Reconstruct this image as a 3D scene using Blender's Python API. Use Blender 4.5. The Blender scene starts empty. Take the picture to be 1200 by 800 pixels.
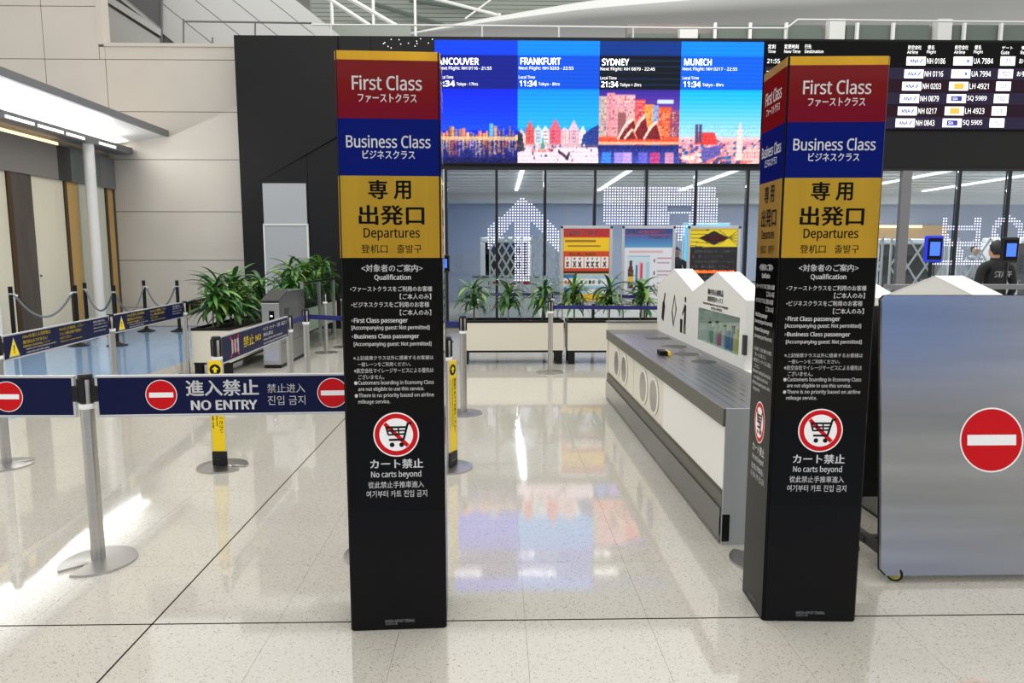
import bpy, bmesh, math, random
import numpy as np
from mathutils import Vector, Matrix
random.seed(7)
S = bpy.context.scene
COL = S.collection

# ------------------------------------------------------------------ camera, world, light, exposure
F_PX, H_CAM = 816.0, 1.55
PITCH = math.atan(100 / F_PX)
YAW = math.atan(18 / F_PX * math.cos(PITCH))
FW = Vector((math.sin(YAW) * math.cos(PITCH), math.cos(YAW) * math.cos(PITCH), -math.sin(PITCH)))
RT = Vector((math.cos(YAW), -math.sin(YAW), 0))
UP = RT.cross(FW)
EYE = Vector((0, 0, H_CAM))
cam = bpy.data.cameras.new('camera')
cam.sensor_width = 36; cam.lens = F_PX / 1200 * 36; cam.clip_end = 200
co = bpy.data.objects.new('camera', cam); COL.objects.link(co)
m = Matrix((RT, UP, -FW)).transposed().to_4x4(); m.translation = EYE
co.matrix_world = m
S.camera = co

W = bpy.data.worlds.new('hall_air'); S.world = W; W.use_nodes = True
W.node_tree.nodes['Background'].inputs[0].default_value = (1.0, 0.985, 0.955, 1)
W.node_tree.nodes['Background'].inputs[1].default_value = 0.70
S.view_settings.view_transform = 'Standard'; S.view_settings.look = 'None'
S.view_settings.exposure = 0.45; S.view_settings.gamma = 1; S.view_settings.use_curve_mapping = False

def area(name, loc, sx, sy, power, color=(1, .97, .92), rot=(0, 0, 0)):
    l = bpy.data.lights.new(name, 'AREA'); l.shape = 'RECTANGLE'; l.size = sx; l.size_y = sy
    l.energy = power; l.color = color
    o = bpy.data.objects.new(name, l); COL.objects.link(o); o.location = loc; o.rotation_euler = rot
    return o
for lx in (-5, 0, 5):                       # hall ceiling lamps out of view; rearmost row added to brighten the rear wall
    for ly in (-7.5, -2.5, 3.5, 9.5):
        area('ceiling_lamp', (lx, ly, 9.2), 2.6, 2.6, 52)
for lx in (.63, 3.25, 5.85, 8.5, 11.1, 13.7):                     # lamps of the room behind the glass
    area('inner_ceiling_lamp', (lx, 19.2, 3.595), .09, 6.4, 85, (.95, .97, 1))
area('canopy_lamp', (-8.02, 12.5, 3.95), .25, 6.0, 24, (1, .97, .93), (math.pi, 0, 0))   # up-light under the canopy
area('canopy_strip_lamp', (-7.82, 12.0, 3.77), .05, 5.8, 36, (.97, .98, 1), (0, -math.pi / 2, 0))     # the light strips of the canopy beam
area('upper_lamp', (3, 17.2, 13), 14, 2, 600)

def ray(x, y): return FW + RT * ((x - 600) / F_PX) + UP * ((400 - y) / F_PX)
def at(x, y, Y): d = ray(x, y); return EYE + d * (Y / d.y)          # the point of the plane y = Y that shows at a pixel
def gnd(x, y, z=0.0): d = ray(x, y); return EYE + d * ((z - H_CAM) / d.z)

# ------------------------------------------------------------------ materials
def lin(c):
    c = np.asarray(c, float) / 255.0
    return np.where(c <= .04045, c / 12.92, ((c + .055) / 1.055) ** 2.4)
def L4(c): return tuple(float(v) for v in lin(c)) + (1.0,)
MT = {}
def mat(name, c, rough=.5, metal=0.0, emit=0.0, spec=.5, noise=None, bump=0.0, aniso=0.0, coat=0.0):
    mm = bpy.data.materials.new(name); mm.use_nodes = True; nt = mm.node_tree; p = nt.nodes['Principled BSDF']
    p.inputs['Base Color'].default_value = L4(c); p.inputs['Roughness'].default_value = rough
    p.inputs['Metallic'].default_value = metal; p.inputs['Specular IOR Level'].default_value = spec
    p.inputs['Coat Weight'].default_value = coat
    if emit:
        p.inputs['Emission Color'].default_value = L4(c); p.inputs['Emission Strength'].default_value = emit
    if aniso: p.inputs['Anisotropic'].default_value = aniso
    if noise:                                # (scale xyz, amount): gentle mottling of the colour
        sc, am = noise
        g = nt.nodes.new('ShaderNodeNewGeometry'); mp = nt.nodes.new('ShaderNodeMapping'); mp.inputs['Scale'].default_value = sc
        n = nt.nodes.new('ShaderNodeTexNoise'); n.inputs['Scale'].default_value = 1; n.inputs['Detail'].default_value = 4
        r = nt.nodes.new('ShaderNodeValToRGB'); a = lin(c)
        r.color_ramp.elements[0].position = .3; r.color_ramp.elements[1].position = .7
        r.color_ramp.elements[0].color = tuple(a * (1 - am)) + (1,); r.color_ramp.elements[1].color = tuple(np.minimum(a * (1 + am), 1)) + (1,)
        nt.links.new(g.outputs['Position'], mp.inputs['Vector']); nt.links.new(mp.outputs[0], n.inputs['Vector'])
        nt.links.new(n.outputs[0], r.inputs[0]); nt.links.new(r.outputs[0], p.inputs['Base Color'])
        if bump:
            b = nt.nodes.new('ShaderNodeBump'); b.inputs['Strength'].default_value = bump; b.inputs['Distance'].default_value = .002
            nt.links.new(n.outputs[0], b.inputs['Height']); nt.links.new(b.outputs[0], p.inputs['Normal'])
    MT[name] = mm
    return mm
def terrazzo(name, base, dark, light, rough):
    mm = bpy.data.materials.new(name); mm.use_nodes = True; nt = mm.node_tree; p = nt.nodes['Principled BSDF']
    g = nt.nodes.new('ShaderNodeNewGeometry')
    def chips(scale, thr, size, c, prev):
        v = nt.nodes.new('ShaderNodeTexVoronoi'); v.inputs['Scale'].default_value = scale
        nt.links.new(g.outputs['Position'], v.inputs['Vector'])
        s = nt.nodes.new('ShaderNodeSeparateColor'); nt.links.new(v.outputs['Color'], s.inputs[0])
        a = nt.nodes.new('ShaderNodeMath'); a.operation = 'GREATER_THAN'; a.inputs[1].default_value = thr; nt.links.new(s.outputs[0], a.inputs[0])
        b = nt.nodes.new('ShaderNodeMath'); b.operation = 'LESS_THAN'; b.inputs[1].default_value = size; nt.links.new(v.outputs['Distance'], b.inputs[0])
        k = nt.nodes.new('ShaderNodeMath'); k.operation = 'MULTIPLY'; nt.links.new(a.outputs[0], k.inputs[0]); nt.links.new(b.outputs[0], k.inputs[1])
        mx = nt.nodes.new('ShaderNodeMix'); mx.data_type = 'RGBA'; nt.links.new(k.outputs[0], mx.inputs['Factor'])
        mx.inputs['B'].default_value = L4(c)
        if prev is None: mx.inputs['A'].default_value = L4(base)
        else: nt.links.new(prev, mx.inputs['A'])
        return mx.outputs['Result']
    n = nt.nodes.new('ShaderNodeTexNoise'); n.inputs['Scale'].default_value = 120; n.inputs['Detail'].default_value = 3
    nt.links.new(g.outputs['Position'], n.inputs['Vector'])
    o = chips(150, .45, .4, light, None); o = chips(110, .72, .35, tuple(int(.5 * a + .5 * b) for a, b in zip(base, dark)), o); o = chips(95, .955, .3, dark, o)
    nt.links.new(o, p.inputs['Base Color'])
    p.inputs['Roughness'].default_value = rough; p.inputs['IOR'].default_value = 2.35
    MT[name] = mm
def glass(name, tint, refl):
    mm = bpy.data.materials.new(name); mm.use_nodes = True; nt = mm.node_tree; nt.nodes.clear()
    o = nt.nodes.new('ShaderNodeOutputMaterial'); t = nt.nodes.new('ShaderNodeBsdfTransparent'); g = nt.nodes.new('ShaderNodeBsdfGlossy')
    t.inputs[0].default_value = L4(tint); g.inputs['Roughness'].default_value = .02; x = nt.nodes.new('ShaderNodeMixShader')
    f = nt.nodes.new('ShaderNodeFresnel'); f.inputs[0].default_value = 1.45
    a = nt.nodes.new('ShaderNodeMath'); a.operation = 'MULTIPLY'; a.inputs[1].default_value = refl; nt.links.new(f.outputs[0], a.inputs[0])
    nt.links.new(a.outputs[0], x.inputs[0]); nt.links.new(t.outputs[0], x.inputs[1]); nt.links.new(g.outputs[0], x.inputs[2]); nt.links.new(x.outputs[0], o.inputs[0])
    MT[name] = mm
def attr_mat(name, emit, rough=.4):
    mm = bpy.data.materials.new(name); mm.use_nodes = True; nt = mm.node_tree; p = nt.nodes['Principled BSDF']
    a = nt.nodes.new('ShaderNodeAttribute'); a.attribute_name = 'print'
    p.inputs['Roughness'].default_value = rough
    if emit:
        p.inputs['Specular IOR Level'].default_value = .08
        p.inputs['Base Color'].default_value = (.01, .01, .01, 1)
        nt.links.new(a.outputs[0], p.inputs['Emission Color']); p.inputs['Emission Strength'].default_value = emit
    else: nt.links.new(a.outputs[0], p.inputs['Base Color'])
    MT[name] = mm
terrazzo('terrazzo', (196, 192, 181), (122, 118, 109), (208, 205, 195), .055)
terrazzo('blue_terrazzo', (138, 174, 212), (100, 134, 176), (166, 194, 222), .06)
mat('grout', (176, 170, 158), .7); mat('joint_dark', (34, 31, 29), .8, spec=.1)
mat('beige_panel', (207, 199, 187), .45, noise=((1.2, 1.2, 1.2), .03)); mat('wall_core', (126, 118, 108), .8)
mat('white_panel', (226, 228, 224), .5); mat('seam', (120, 120, 116), .8)
mat('canopy_white', (240, 238, 234), .4); mat('canopy_grey', (120, 120, 122), .5); mat('fascia_grey', (134, 128, 122), .5)
mat('fascia_green', (104, 116, 112), .4); mat('led', (255, 250, 240), .5, emit=4.0); mat('led_inner', (255, 252, 246), .5, emit=1.8); mat('led_warm', (255, 222, 160), .5, emit=1.6)
mat('cream_door', (232, 224, 200), .35, noise=((3, 3, .5), .03)); mat('pale_green', (214, 216, 200), .3)
mat('dark_wood', (84, 76, 68), .5, noise=((6, 6, 1.2), .18)); mat('bronze', (216, 178, 112), .35, metal=.3); mat('bronze_dark', (92, 72, 48), .4, metal=.5)
mat('black', (12, 12, 13), .45, spec=.3); mat('black_gloss', (4, 4, 5), .1, spec=.16); mat('pillar_dark', (8, 9, 12), .2, spec=.16); mat('black_wall', (20, 20, 21), .4, spec=.25)
mat('black_metal', (16, 16, 17), .35, metal=.2); mat('charcoal', (56, 55, 54), .5)
mat('red_panel', (112, 3, 8), .06, spec=.22); mat('blue_panel', (5, 14, 98), .06, spec=.22); mat('gold', (220, 166, 46), .3, metal=.85, noise=((7, 7, .8), .14))
mat('white_print', (248, 248, 248), .5, spec=.2); mat('black_print', (12, 12, 12), .5, spec=.2); mat('red_print', (206, 8, 20), .4, spec=.2); mat('yellow_print', (250, 222, 20), .45, spec=.2)
mat('grey_print', (165, 165, 168), .5); mat('blue_print', (20, 40, 130), .5)
mat('navy', (12, 20, 62), .4, spec=.15); mat('belt_blue', (18, 22, 104), .7); mat('aluminium', (206, 207, 208), .35, metal=.6)
mat('steel', (188, 186, 182), .3, metal=1.0, noise=((2, 2, 60), .05)); mat('steel_bright', (206, 205, 202), .16, metal=1.0)
mat('brushed_board', (176, 178, 182), .24, metal=1.0, aniso=.5, noise=((.5, .5, 7), .16))
mat('steel_worktop', (132, 132, 138), .3, metal=.85); mat('olive_grey', (98, 96, 88), .5); mat('cabinet_cream', (226, 222, 206), .4)
mat('cabinet_white', (238, 237, 231), .4); mat('cabinet_grey', (172, 175, 178), .45); mat('kick_steel', (150, 152, 154), .12, metal=1.0)
mat('planter_cream', (221, 216, 200), .45); mat('soil', (40, 34, 30), .9)
mat('yellow_sign', (250, 214, 8), .35); mat('yellow_wheel', (170, 164, 70), .5)
mat('leaf_dark', (46, 92, 40), .4, noise=((9, 9, 9), .3)); mat('leaf_mid', (72, 124, 50), .4, noise=((9, 9, 9), .25)); mat('leaf_light', (122, 158, 66), .4, noise=((9, 9, 9), .2)); mat('stem', (96, 112, 62), .6)
mat('rope', (120, 122, 126), .5)
mat('pure_white', (244, 244, 242), .4); mat('lattice', (232, 230, 222), .45)
mat('hull', (208, 210, 208), .4, noise=((.3, .3, .3), .03)); mat('green_grey', (164, 172, 162), .6); mat('green_dark', (104, 116, 108), .6)
mat('inner_wall', (158, 166, 186), .5); mat('inner_ceiling', (206, 208, 208), .5); mat('inner_warm_lit', (206, 168, 118), .5)
mat('inner_slat', (226, 228, 228), .5); mat('shadow_gap', (120, 122, 124), .8)
mat('screen_white', (255, 255, 255), .5, emit=.8, spec=.1); mat('screen_black', (5, 5, 7), .3, spec=.12); mat('screen_row', (40, 34, 56), .3, emit=.3, spec=.1); mat('screen_row_red', (36, 18, 30), .3, emit=.25, spec=.1)
mat('screen_blue', (52, 96, 230), .3, emit=1.0); mat('screen_orange', (250, 150, 60), .3, emit=.9); mat('screen_navy', (30, 40, 140), .3, emit=.6); mat('screen_grey', (150, 150, 160), .3, emit=.6)
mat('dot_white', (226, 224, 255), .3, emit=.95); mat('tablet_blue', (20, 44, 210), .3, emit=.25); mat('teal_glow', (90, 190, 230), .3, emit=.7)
mat('skin', (206, 160, 132), .5); mat('hair', (26, 22, 20), .5); mat('jacket_black', (16, 16, 18), .7); mat('trousers', (30, 31, 36), .8); mat('shirt_grey', (176, 178, 182), .7)
mat('red_stripe', (186, 30, 44), .4); mat('bottle_amber', (96, 52, 20), .15); mat('bottle_blue', (80, 120, 180), .15); mat('bottle_pink', (206, 90, 120), .3); mat('bottle_clear', (196, 206, 206), .15); mat('bottle_yellow', (222, 206, 120), .3); mat('bottle_green', (110, 150, 110), .2)
mat('back_blue', (112, 164, 250), .5); mat('back_wall', (196, 194, 188), .6)
glass('window_glass', (236, 242, 246), .9); glass('clear_glass', (240, 248, 246), .3)
attr_mat('led_image', 1.02); attr_mat('paper_print', 0)

# ------------------------------------------------------------------ mesh helpers
class B:
    def __init__(s): s.v = []; s.f = []; s.m = []
    def add(s, vs, fs, mi=0):
        n = len(s.v); s.v += [tuple(v) for v in vs]; s.f += [tuple(i + n for i in f) for f in fs]; s.m += [mi] * len(fs); return s
    def box(s, x0, x1, y0, y1, z0, z1, mi=0, c=0.0):
        if c:
            X = (x0, x0 + c, x1 - c, x1); pts = []
            for z, k in ((z0, c), (z0 + c, 0), (z1 - c, 0), (z1, c)):
                pts += [(x0 + k + (c - k), y0 + k, z), (x1 - c, y0 + k, z), (x1 - k, y0 + c, z), (x1 - k, y1 - c, z), (x1 - c, y1 - k, z), (x0 + c, y1 - k, z), (x0 + k, y1 - c, z), (x0 + k, y0 + c, z)]
            fs = [tuple(reversed(range(8))), tuple(range(24, 32))]
            for r in range(3):
                for i in range(8): fs.append((r * 8 + i, r * 8 + (i + 1) % 8, r * 8 + 8 + (i + 1) % 8, r * 8 + 8 + i))
            return s.add(pts, fs, mi)
        return s.add([(x0, y0, z0), (x1, y0, z0), (x1, y1, z0), (x0, y1, z0), (x0, y0, z1), (x1, y0, z1), (x1, y1, z1), (x0, y1, z1)],
                     [(3, 2, 1, 0), (4, 5, 6, 7), (0, 1, 5, 4), (1, 2, 6, 5), (2, 3, 7, 6), (3, 0, 4, 7)], mi)
    def lathe(s, prof, n=24, cx=0, cy=0, mi=0):
        vs = []; fs = []
        for r, z in prof:
            for i in range(n): a = 2 * math.pi * i / n; vs.append((cx + r * math.cos(a), cy + r * math.sin(a), z))
        for k in range(len(prof) - 1):
            for i in range(n): fs.append((k * n + i, k * n + (i + 1) % n, (k + 1) * n + (i + 1) % n, (k + 1) * n + i))
        fs.append(tuple(reversed(range(n)))); fs.append(tuple(range((len(prof) - 1) * n, len(prof) * n)))
        return s.add(vs, fs, mi)
    def cyl(s, cx, cy, z0, z1, r, n=20, mi=0): return s.lathe([(r, z0), (r, z1)], n, cx, cy, mi)
    def prism(s, poly, U, V, N, org, d, mi=0):          # polygon in the (U, V) plane at org, extruded by d along N
        U, V, N, org = Vector(U), Vector(V), Vector(N), Vector(org); n = len(poly)
        a = [org + U * u + V * v for u, v in poly]; b = [p + N * d for p in a]
        return s.add(a + b, [tuple(range(n)), tuple(range(2 * n - 1, n - 1, -1))] + [(i, n + i, n + (i + 1) % n, (i + 1) % n) for i in range(n)], mi)
    def tube(s, path, r, n=8, mi=0):
        path = [Vector(p) for p in path]; vs = []; fs = []
        for k, p in enumerate(path):
            t = (path[min(k + 1, len(path) - 1)] - path[max(k - 1, 0)]).normalized()
            a = t.cross(Vector((0, 0, 1))); a = a.normalized() if a.length > 1e-4 else Vector((1, 0, 0)); b = t.cross(a)
            for i in range(n): q = 2 * math.pi * i / n; vs.append(p + a * (r * math.cos(q)) + b * (r * math.sin(q)))
        for k in range(len(path) - 1):
            for i in range(n): fs.append((k * n + i, k * n + (i + 1) % n, (k + 1) * n + (i + 1) % n, (k + 1) * n + i))
        fs.append(tuple(reversed(range(n)))); fs.append(tuple(range((len(path) - 1) * n, len(path) * n)))
        return s.add(vs, fs, mi)
    def mesh(s, name, mats, smooth=False):
        me = bpy.data.meshes.new(name); me.from_pydata(s.v, [], s.f)
        for k in (mats if isinstance(mats, (list, tuple)) else [mats]): me.materials.append(MT[k])
        me.polygons.foreach_set('material_index', s.m)
        bm = bmesh.new(); bm.from_mesh(me); bmesh.ops.recalc_face_normals(bm, faces=bm.faces); bm.to_mesh(me); bm.free()
        if smooth:
            me.polygons.foreach_set('use_smooth', [True] * len(me.polygons)); me.set_sharp_from_angle(angle=math.radians(38))
        return me
    def build(s, name, mats, parent=None, smooth=False): return link(name, s.mesh(name, mats, smooth), parent)
def link(name, me, parent=None, loc=None, rot=None, scale=None):
    o = bpy.data.objects.new(name, me); COL.objects.link(o); o.parent = parent
    if loc is not None: o.location = loc
    if rot is not None: o.rotation_euler = rot
    if scale is not None: o.scale = scale
    return o
def tag(o, label=None, cat=None, group=None, kind=None):
    if label: o['label'] = label
    if cat: o['category'] = cat
    if group: o['group'] = group
    if kind: o['kind'] = kind
    return o
def T(name, label, cat, loc=(0, 0, 0), rz=0.0, group=None):
    o = bpy.data.objects.new(name, None); COL.objects.link(o); o.location = loc; o.rotation_euler.z = rz
    o.empty_display_size = .1
    return tag(o, label, cat, group)
def box(name, m, parent, *a, c=0.0): return B().box(*a, c=c).build(name, m, parent)
def struct(o): o['kind'] = 'structure'; return o
def dup(src, loc=None, rz=None, label=None, group=None, parent=None):
    c = src.copy(); COL.objects.link(c); c.parent = parent
    if loc is not None: c.location = loc
    if rz is not None: c.rotation_euler.z = rz
    if label: c['label'] = label
    if group: c['group'] = group
    for ch in [o for o in src.children]: dup(ch, parent=c)
    return c

# lettering: text laid into a box (u0, u1, v0, v1) of a plane given by origin, U and V
try:
    import os
    LATIN = bpy.data.fonts.load(os.path.join(bpy.utils.system_resource('DATAFILES', path='fonts'), 'NotoSansMath-Regular.woff2'))
except Exception: LATIN = None
PENDING = []
def text(body, parent, org, U, V, bx, m, bold=.012, res=2, fit=True):
    PENDING.append((body, parent, Vector(org), Vector(U), Vector(V), bx, m, bold, res))
def flush_text():
    tmp = []; cache = {}
    for body, par, org, U, V, bx, m, bold, res in PENDING:
        k = (body, bold, res)
        if k in cache: continue
        c = bpy.data.curves.new('t', 'FONT'); c.body = body; c.size = 1; c.resolution_u = max(res, 2); c.fill_mode = 'FRONT'
        if LATIN and all(ord(ch) < 0x2030 for ch in body): c.font = LATIN
        o = bpy.data.objects.new('t', c); COL.objects.link(o); cache[k] = o
    bpy.context.view_layer.update(); dg = bpy.context.evaluated_depsgraph_get()
    data = {}
    for k, o in cache.items():
        me = bpy.data.meshes.new_from_object(o.evaluated_get(dg)); n = len(me.vertices)
        a = np.zeros(n * 3); me.vertices.foreach_get('co', a); a = a.reshape(-1, 3)
        if k[1] > 0 and n:                     # bolder strokes: the outline laid over itself, shifted by the extra weight
            d = k[1] * (.55 if any(ord(ch) > 0x2030 for ch in k[0]) else .9); fs = [tuple(p.vertices) for p in me.polygons]
            sh = [(-d, 0), (d, 0), (0, -d * .6), (0, d * .6)]
            a = np.concatenate([a + np.array([x, y, i * .0004]) for i, (x, y) in enumerate(sh)])
            me = bpy.data.meshes.new('lettering'); me.from_pydata(a.tolist(), [], [tuple(v + i * n for v in f) for i in range(4) for f in fs])
        data[k] = (me, a)
    for o in cache.values(): cu = o.data; bpy.data.objects.remove(o); bpy.data.curves.remove(cu)
    for body, par, org, U, V, bx, m, bold, res in PENDING:
        src, a = data[(body, bold, res)]
        if not len(a): continue
        lo, hi = a.min(0), a.max(0); u0, u1, v0, v1 = bx
        sv = (v1 - v0) / (hi[1] - lo[1]); su = sv if u1 is None else (u1 - u0) / (hi[0] - lo[0])
        u = u0 + (a[:, 0] - lo[0]) * su; v = v0 + (a[:, 1] - lo[1]) * sv
        w = np.array(org)[None] + u[:, None] * np.array(U)[None] + v[:, None] * np.array(V)[None]
        me = src.copy(); me.vertices.foreach_set('co', w.astype(np.float32).ravel()); me.materials.clear(); me.materials.append(MT[m])
        me.update(); link('lettering', me, par)
    PENDING.clear()

# a printed or lit picture: a grid of coloured points
class Paint:
    def __init__(s, w, h, c): s.w, s.h = w, h; s.a = np.tile(np.array(c, float), (h, w, 1)); s.y, s.x = np.mgrid[0:h, 0:w]; s.x = (s.x + .5) / w; s.y = (s.y + .5) / h
    def msk(s, k, c, al=1.0): s.a[k] = s.a[k] * (1 - al) + np.array(c, float) * al
    def rect(s, x0, y0, x1, y1, c, al=1.0): s.msk((s.x >= x0) & (s.x < x1) & (s.y >= y0) & (s.y < y1), c, al)
    def grad(s, y0, y1, c0, c1):
        k = (s.y >= y0) & (s.y < y1); t = ((s.y[k] - y0) / (y1 - y0))[:, None]; s.a[k] = np.array(c0, float) * (1 - t) + np.array(c1, float) * t
    def poly(s, pts, c, al=1.0):
        k = np.zeros((s.h, s.w), bool); n = len(pts)
        for i in range(n):
            (x0, y0), (x1, y1) = pts[i], pts[(i + 1) % n]
            if y0 == y1: continue
            k ^= ((s.y >= min(y0, y1)) & (s.y < max(y0, y1)) & (s.x < x0 + (s.y - y0) * (x1 - x0) / (y1 - y0)))
        s.msk(k, c, al)
    def disc(s, x, y, rx, ry, c, al=1.0): s.msk(((s.x - x) / rx) ** 2 + ((s.y - y) / ry) ** 2 < 1, c, al)
    def line(s, x0, y0, x1, y1, wd, c):
        dx, dy = x1 - x0, y1 - y0; l = math.hypot(dx, dy); nx, ny = -dy / l * wd, dx / l * wd
        s.poly([(x0 + nx, y0 + ny), (x1 + nx, y1 + ny), (x1 - nx, y1 - ny), (x0 - nx, y0 - ny)], c)
    def scan(s, n, am): s.a *= (1 - am * (np.sin(s.y * n * 2 * math.pi) > .3))[..., None]
    def grain(s, y0, y1, am, rng):
        k = (s.y >= y0) & (s.y < y1); s.a[k] += rng.normal(0, am, (k.sum(), 1))
    def build(s, name, parent, org, U, V, m):           # org is the lower left corner, U and V the full width and height
        h, w = s.h, s.w; org, U, V = np.array(org, float), np.array(U, float), np.array(V, float)
        jx, jy = np.meshgrid(np.linspace(0, 1, w), np.linspace(1, 0, h))
        co = (org + jx[..., None] * U + jy[..., None] * V).reshape(-1, 3)
        i = np.arange((h - 1) * (w - 1)); r, c = i // (w - 1), i % (w - 1); q = r * w + c
        f = np.stack([q + w, q + w + 1, q + 1, q], 1)
        me = bpy.data.meshes.new(name); me.from_pydata(co.tolist(), [], f.tolist())
        at_ = me.attributes.new('print', 'FLOAT_COLOR', 'POINT'); rgba = np.ones((h * w, 4), np.float32); rgba[:, :3] = lin(np.clip(s.a, 0, 255)).reshape(-1, 3)
        at_.data.foreach_set('color', rgba.ravel()); me.materials.append(MT[m])
        return link(name, me, parent)
X3, Y3, Z3 = Vector((1, 0, 0)), Vector((0, 1, 0)), Vector((0, 0, 1))
def ptext(body, parent, px, Y, m, bold=.012, res=2):   # lettering on a plane facing the camera: photo box to metres at depth Y
    a, b = at(px[0], px[3], Y), at(px[2], px[1], Y)
    text(body, parent, (0, Y, 0), X3, Z3, (a.x, b.x, a.z, b.z), m, bold, res)

# ------------------------------------------------------------------ floor
floor = struct(B().box(-14, 14, -9, 27, -.2, -.004).build('floor', 'grout'))
TX, TY, JX, JY = .528, .565, -1.466, 2.82
def visible(x, y):
    v = Vector((x, y, 0)) - EYE; d = v.dot(FW)
    return d > .5 and abs(v.dot(RT) / d) * F_PX < 650 and abs(v.dot(UP) / d) * F_PX < 450
cells = []
for i in range(-22, 29):
    for j in range(-20, 23):
        cells.append((JX + i * TX, JY + j * TY))
near = sorted([c for c in cells if visible(c[0] + TX / 2, c[1] + TY / 2) and c[0] > -4.9], key=lambda c: math.hypot(c[0], c[1]))[:270]
nears = set(near)
BLUE_X = JX - 6 * TX - .02
g = .0007
tile = B().box(g, TX - g, g, TY - g, -.02, 0).mesh('tile', 'terrazzo')
for c in near: link('tile', tile, floor, (c[0], c[1], 0))
rest, blue = B(), B()
for c in cells:
    if c in nears: continue
    (blue if c[0] + TX / 2 < BLUE_X and 4 < c[1] < 15.4 else rest).box(c[0] + g, c[0] + TX - g, c[1] + g, c[1] + TY - g, -.02, 0)
tag(rest.build('tile_field', 'terrazzo', floor), kind='stuff')
tag(blue.build('blue_tile_field', 'blue_terrazzo', floor), kind='stuff')
box('expansion_joint', 'joint_dark', floor, JX - .0038, JX + .0038, -8, 15, -.01, .0006)
box('expansion_joint', 'joint_dark', floor, -8, 12, JY - .0038, JY + .0038, -.01, .0006)

# ------------------------------------------------------------------ beige panel wall on the left, upper opening
WY = 15.6
wall = struct(B().box(-14, -5.0, WY + .03, WY + .3, 0, 6.0).box(-14, -8.42, WY + .03, WY + .3, 6.0, 9.5).build('wall_back_left', 'wall_core'))
zs = [0, .42, 1.457, 2.512, 3.622, 4.624, 5.698, 6.0]
gp = .007
for k in range(len(zs) - 1):
    for x0, x1 in ((-8.30, -5.0),):
        box('wall_panel', 'beige_panel', wall, x0 + gp, x1 - gp, WY, WY + .03, zs[k] + gp, zs[k + 1] - gp)
zl = [3.2, 4.1, 5.698, 6.767, 7.9, 9.2]
for k in range(len(zl) - 1):
    for x0, x1 in ((-12.3, -10.85), (-10.85, -9.57), (-9.57, -8.42 if zl[k] > 5.69 else -8.30)):
        box('wall_panel', 'beige_panel', wall, x0 + gp, x1 - gp, WY, WY + .03, zl[k] + gp, zl[k + 1] - gp)
box('wall_panel', 'beige_panel', wall, -8.42 + gp, -8.30, WY, WY + .03, 5.698 + gp, 5.95)
box('window_jamb', 'beige_panel', wall, -8.42, -8.30, WY - .03, WY + .25, 6.0, 9.2)
box('window_sill', 'beige_panel', wall, -8.30, -5.0, WY - .03, WY + .25, 5.96, 6.03)

# upper concourse behind the opening: white wall of slanted panels
UY = 18.0
uw = struct(B().box(at(100, 60, UY).x, at(362, 0, UY).x, UY + .05, UY + .2, 5, 8.2).build('wall_upper_left', 'seam'))
def slab(px, name='wall_panel', m='white_panel', par=None, Y=UY, d=.05):
    pts = [at(x, y, Y) for x, y in px]
    return B().prism([(p.x, p.z) for p in pts], X3, Z3, Y3, (0, Y, 0), d).build(name, m, par)
def seam(x): return (x, -12), (x + 88, 60)              # slanted joint, photo slope
s_ = [-30, 34, 88, 134, 180, 226, 262, 310]
edge = [(187, -12), (230, -12), (276, -12), (320, -12)]
def sl(x, y): return x + (y + 12) * 1.25
xs = [126, 170, 214, 258, 302, 332]
for k in range(5):
    slab([(xs[k] + .6, -12), (xs[k + 1] - .6, -12), (sl(xs[k + 1], 60) - .6, 60), (sl(xs[k], 60) + .6, 60)], par=uw)
slab([(122, 4), (188, 46), (188, 62), (122, 62)], par=uw, Y=UY - .06)
slab([(122, -12), (132, -2), (188, 34), (188, 42), (122, 0)], par=uw, Y=UY - .1)
slab([(136, -12), (187, -12), (187, 31)], 'gable_panel', 'canopy_grey', uw, UY - .05)
slab([(187.5, -12), (189.5, -12), (189.5, 60), (187.5, 60)], 'edge_trim', 'seam', uw, UY - .08)
# far ceiling with slats, behind the struts
fc = struct(B().box(-12, 18, 31, 31.2, 8, 16).build('wall_far_upper', 'green_dark'))
for k in range(16):
    a, b = at(340, -20 + k * 5, 30.6), at(760, -20 + k * 5, 30.6)
    box('ceiling_slat', 'green_grey', fc, a.x, b.x, 30.5, 30.9, a.z - .16, a.z - .01)
for x0, y0, x1, y1 in ((366, 32, 440, 28), (440, 5, 520, 30), (480, 0, 560, 12)):
    B().tube([at(x0, y0, 30.2), at(x1, y1, 30.2)], .09).build('ceiling_rib', 'green_dark', fc)
lw = struct(B().box(at(361, 40, 19).x, at(480, 40, 19).x, 19, 19.2, 6.2, at(400, 28, 19).z).build('wall_upper_parapet', 'green_grey'))
# white steel struts
for k, (a, b, r) in enumerate([((366, -14), (453, 43), .055), ((388, -14), (478, 38), .055), ((388, -10), (390, 44), .045), ((437, -10), (438, 44), .04), ((486, -10), (487, 44), .035), ((500, -4), (585, 18), .05), ((545, 22), (580, -4), .03)]):
    Yk = 20 + (k == 5) * 5 + (k == 6) * 5
    words = ['left slanted white roof strut above the black wall', 'right slanted white roof strut above the black wall', 'thick upright white roof post nearest the slanted panels', 'middle upright white roof post above the black wall', 'right upright white roof post beside the grey hull', 'shallow white roof beam meeting the top of the grey hull', 'short thin white brace under the shallow roof beam'][k]
    st = T('roof_strut', words, 'strut', at(*b, Yk), 0, 'white roof struts')
    p0 = at(*a, Yk) - at(*b, Yk)
    B().tube([(0, 0, 0), p0], r, 10).build('tube', 'pure_white', st, True)
    B().lathe([(r * 1.6, -.04), (r * 1.6, .05)], 12).build('foot_plate', 'aluminium', st)

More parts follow.
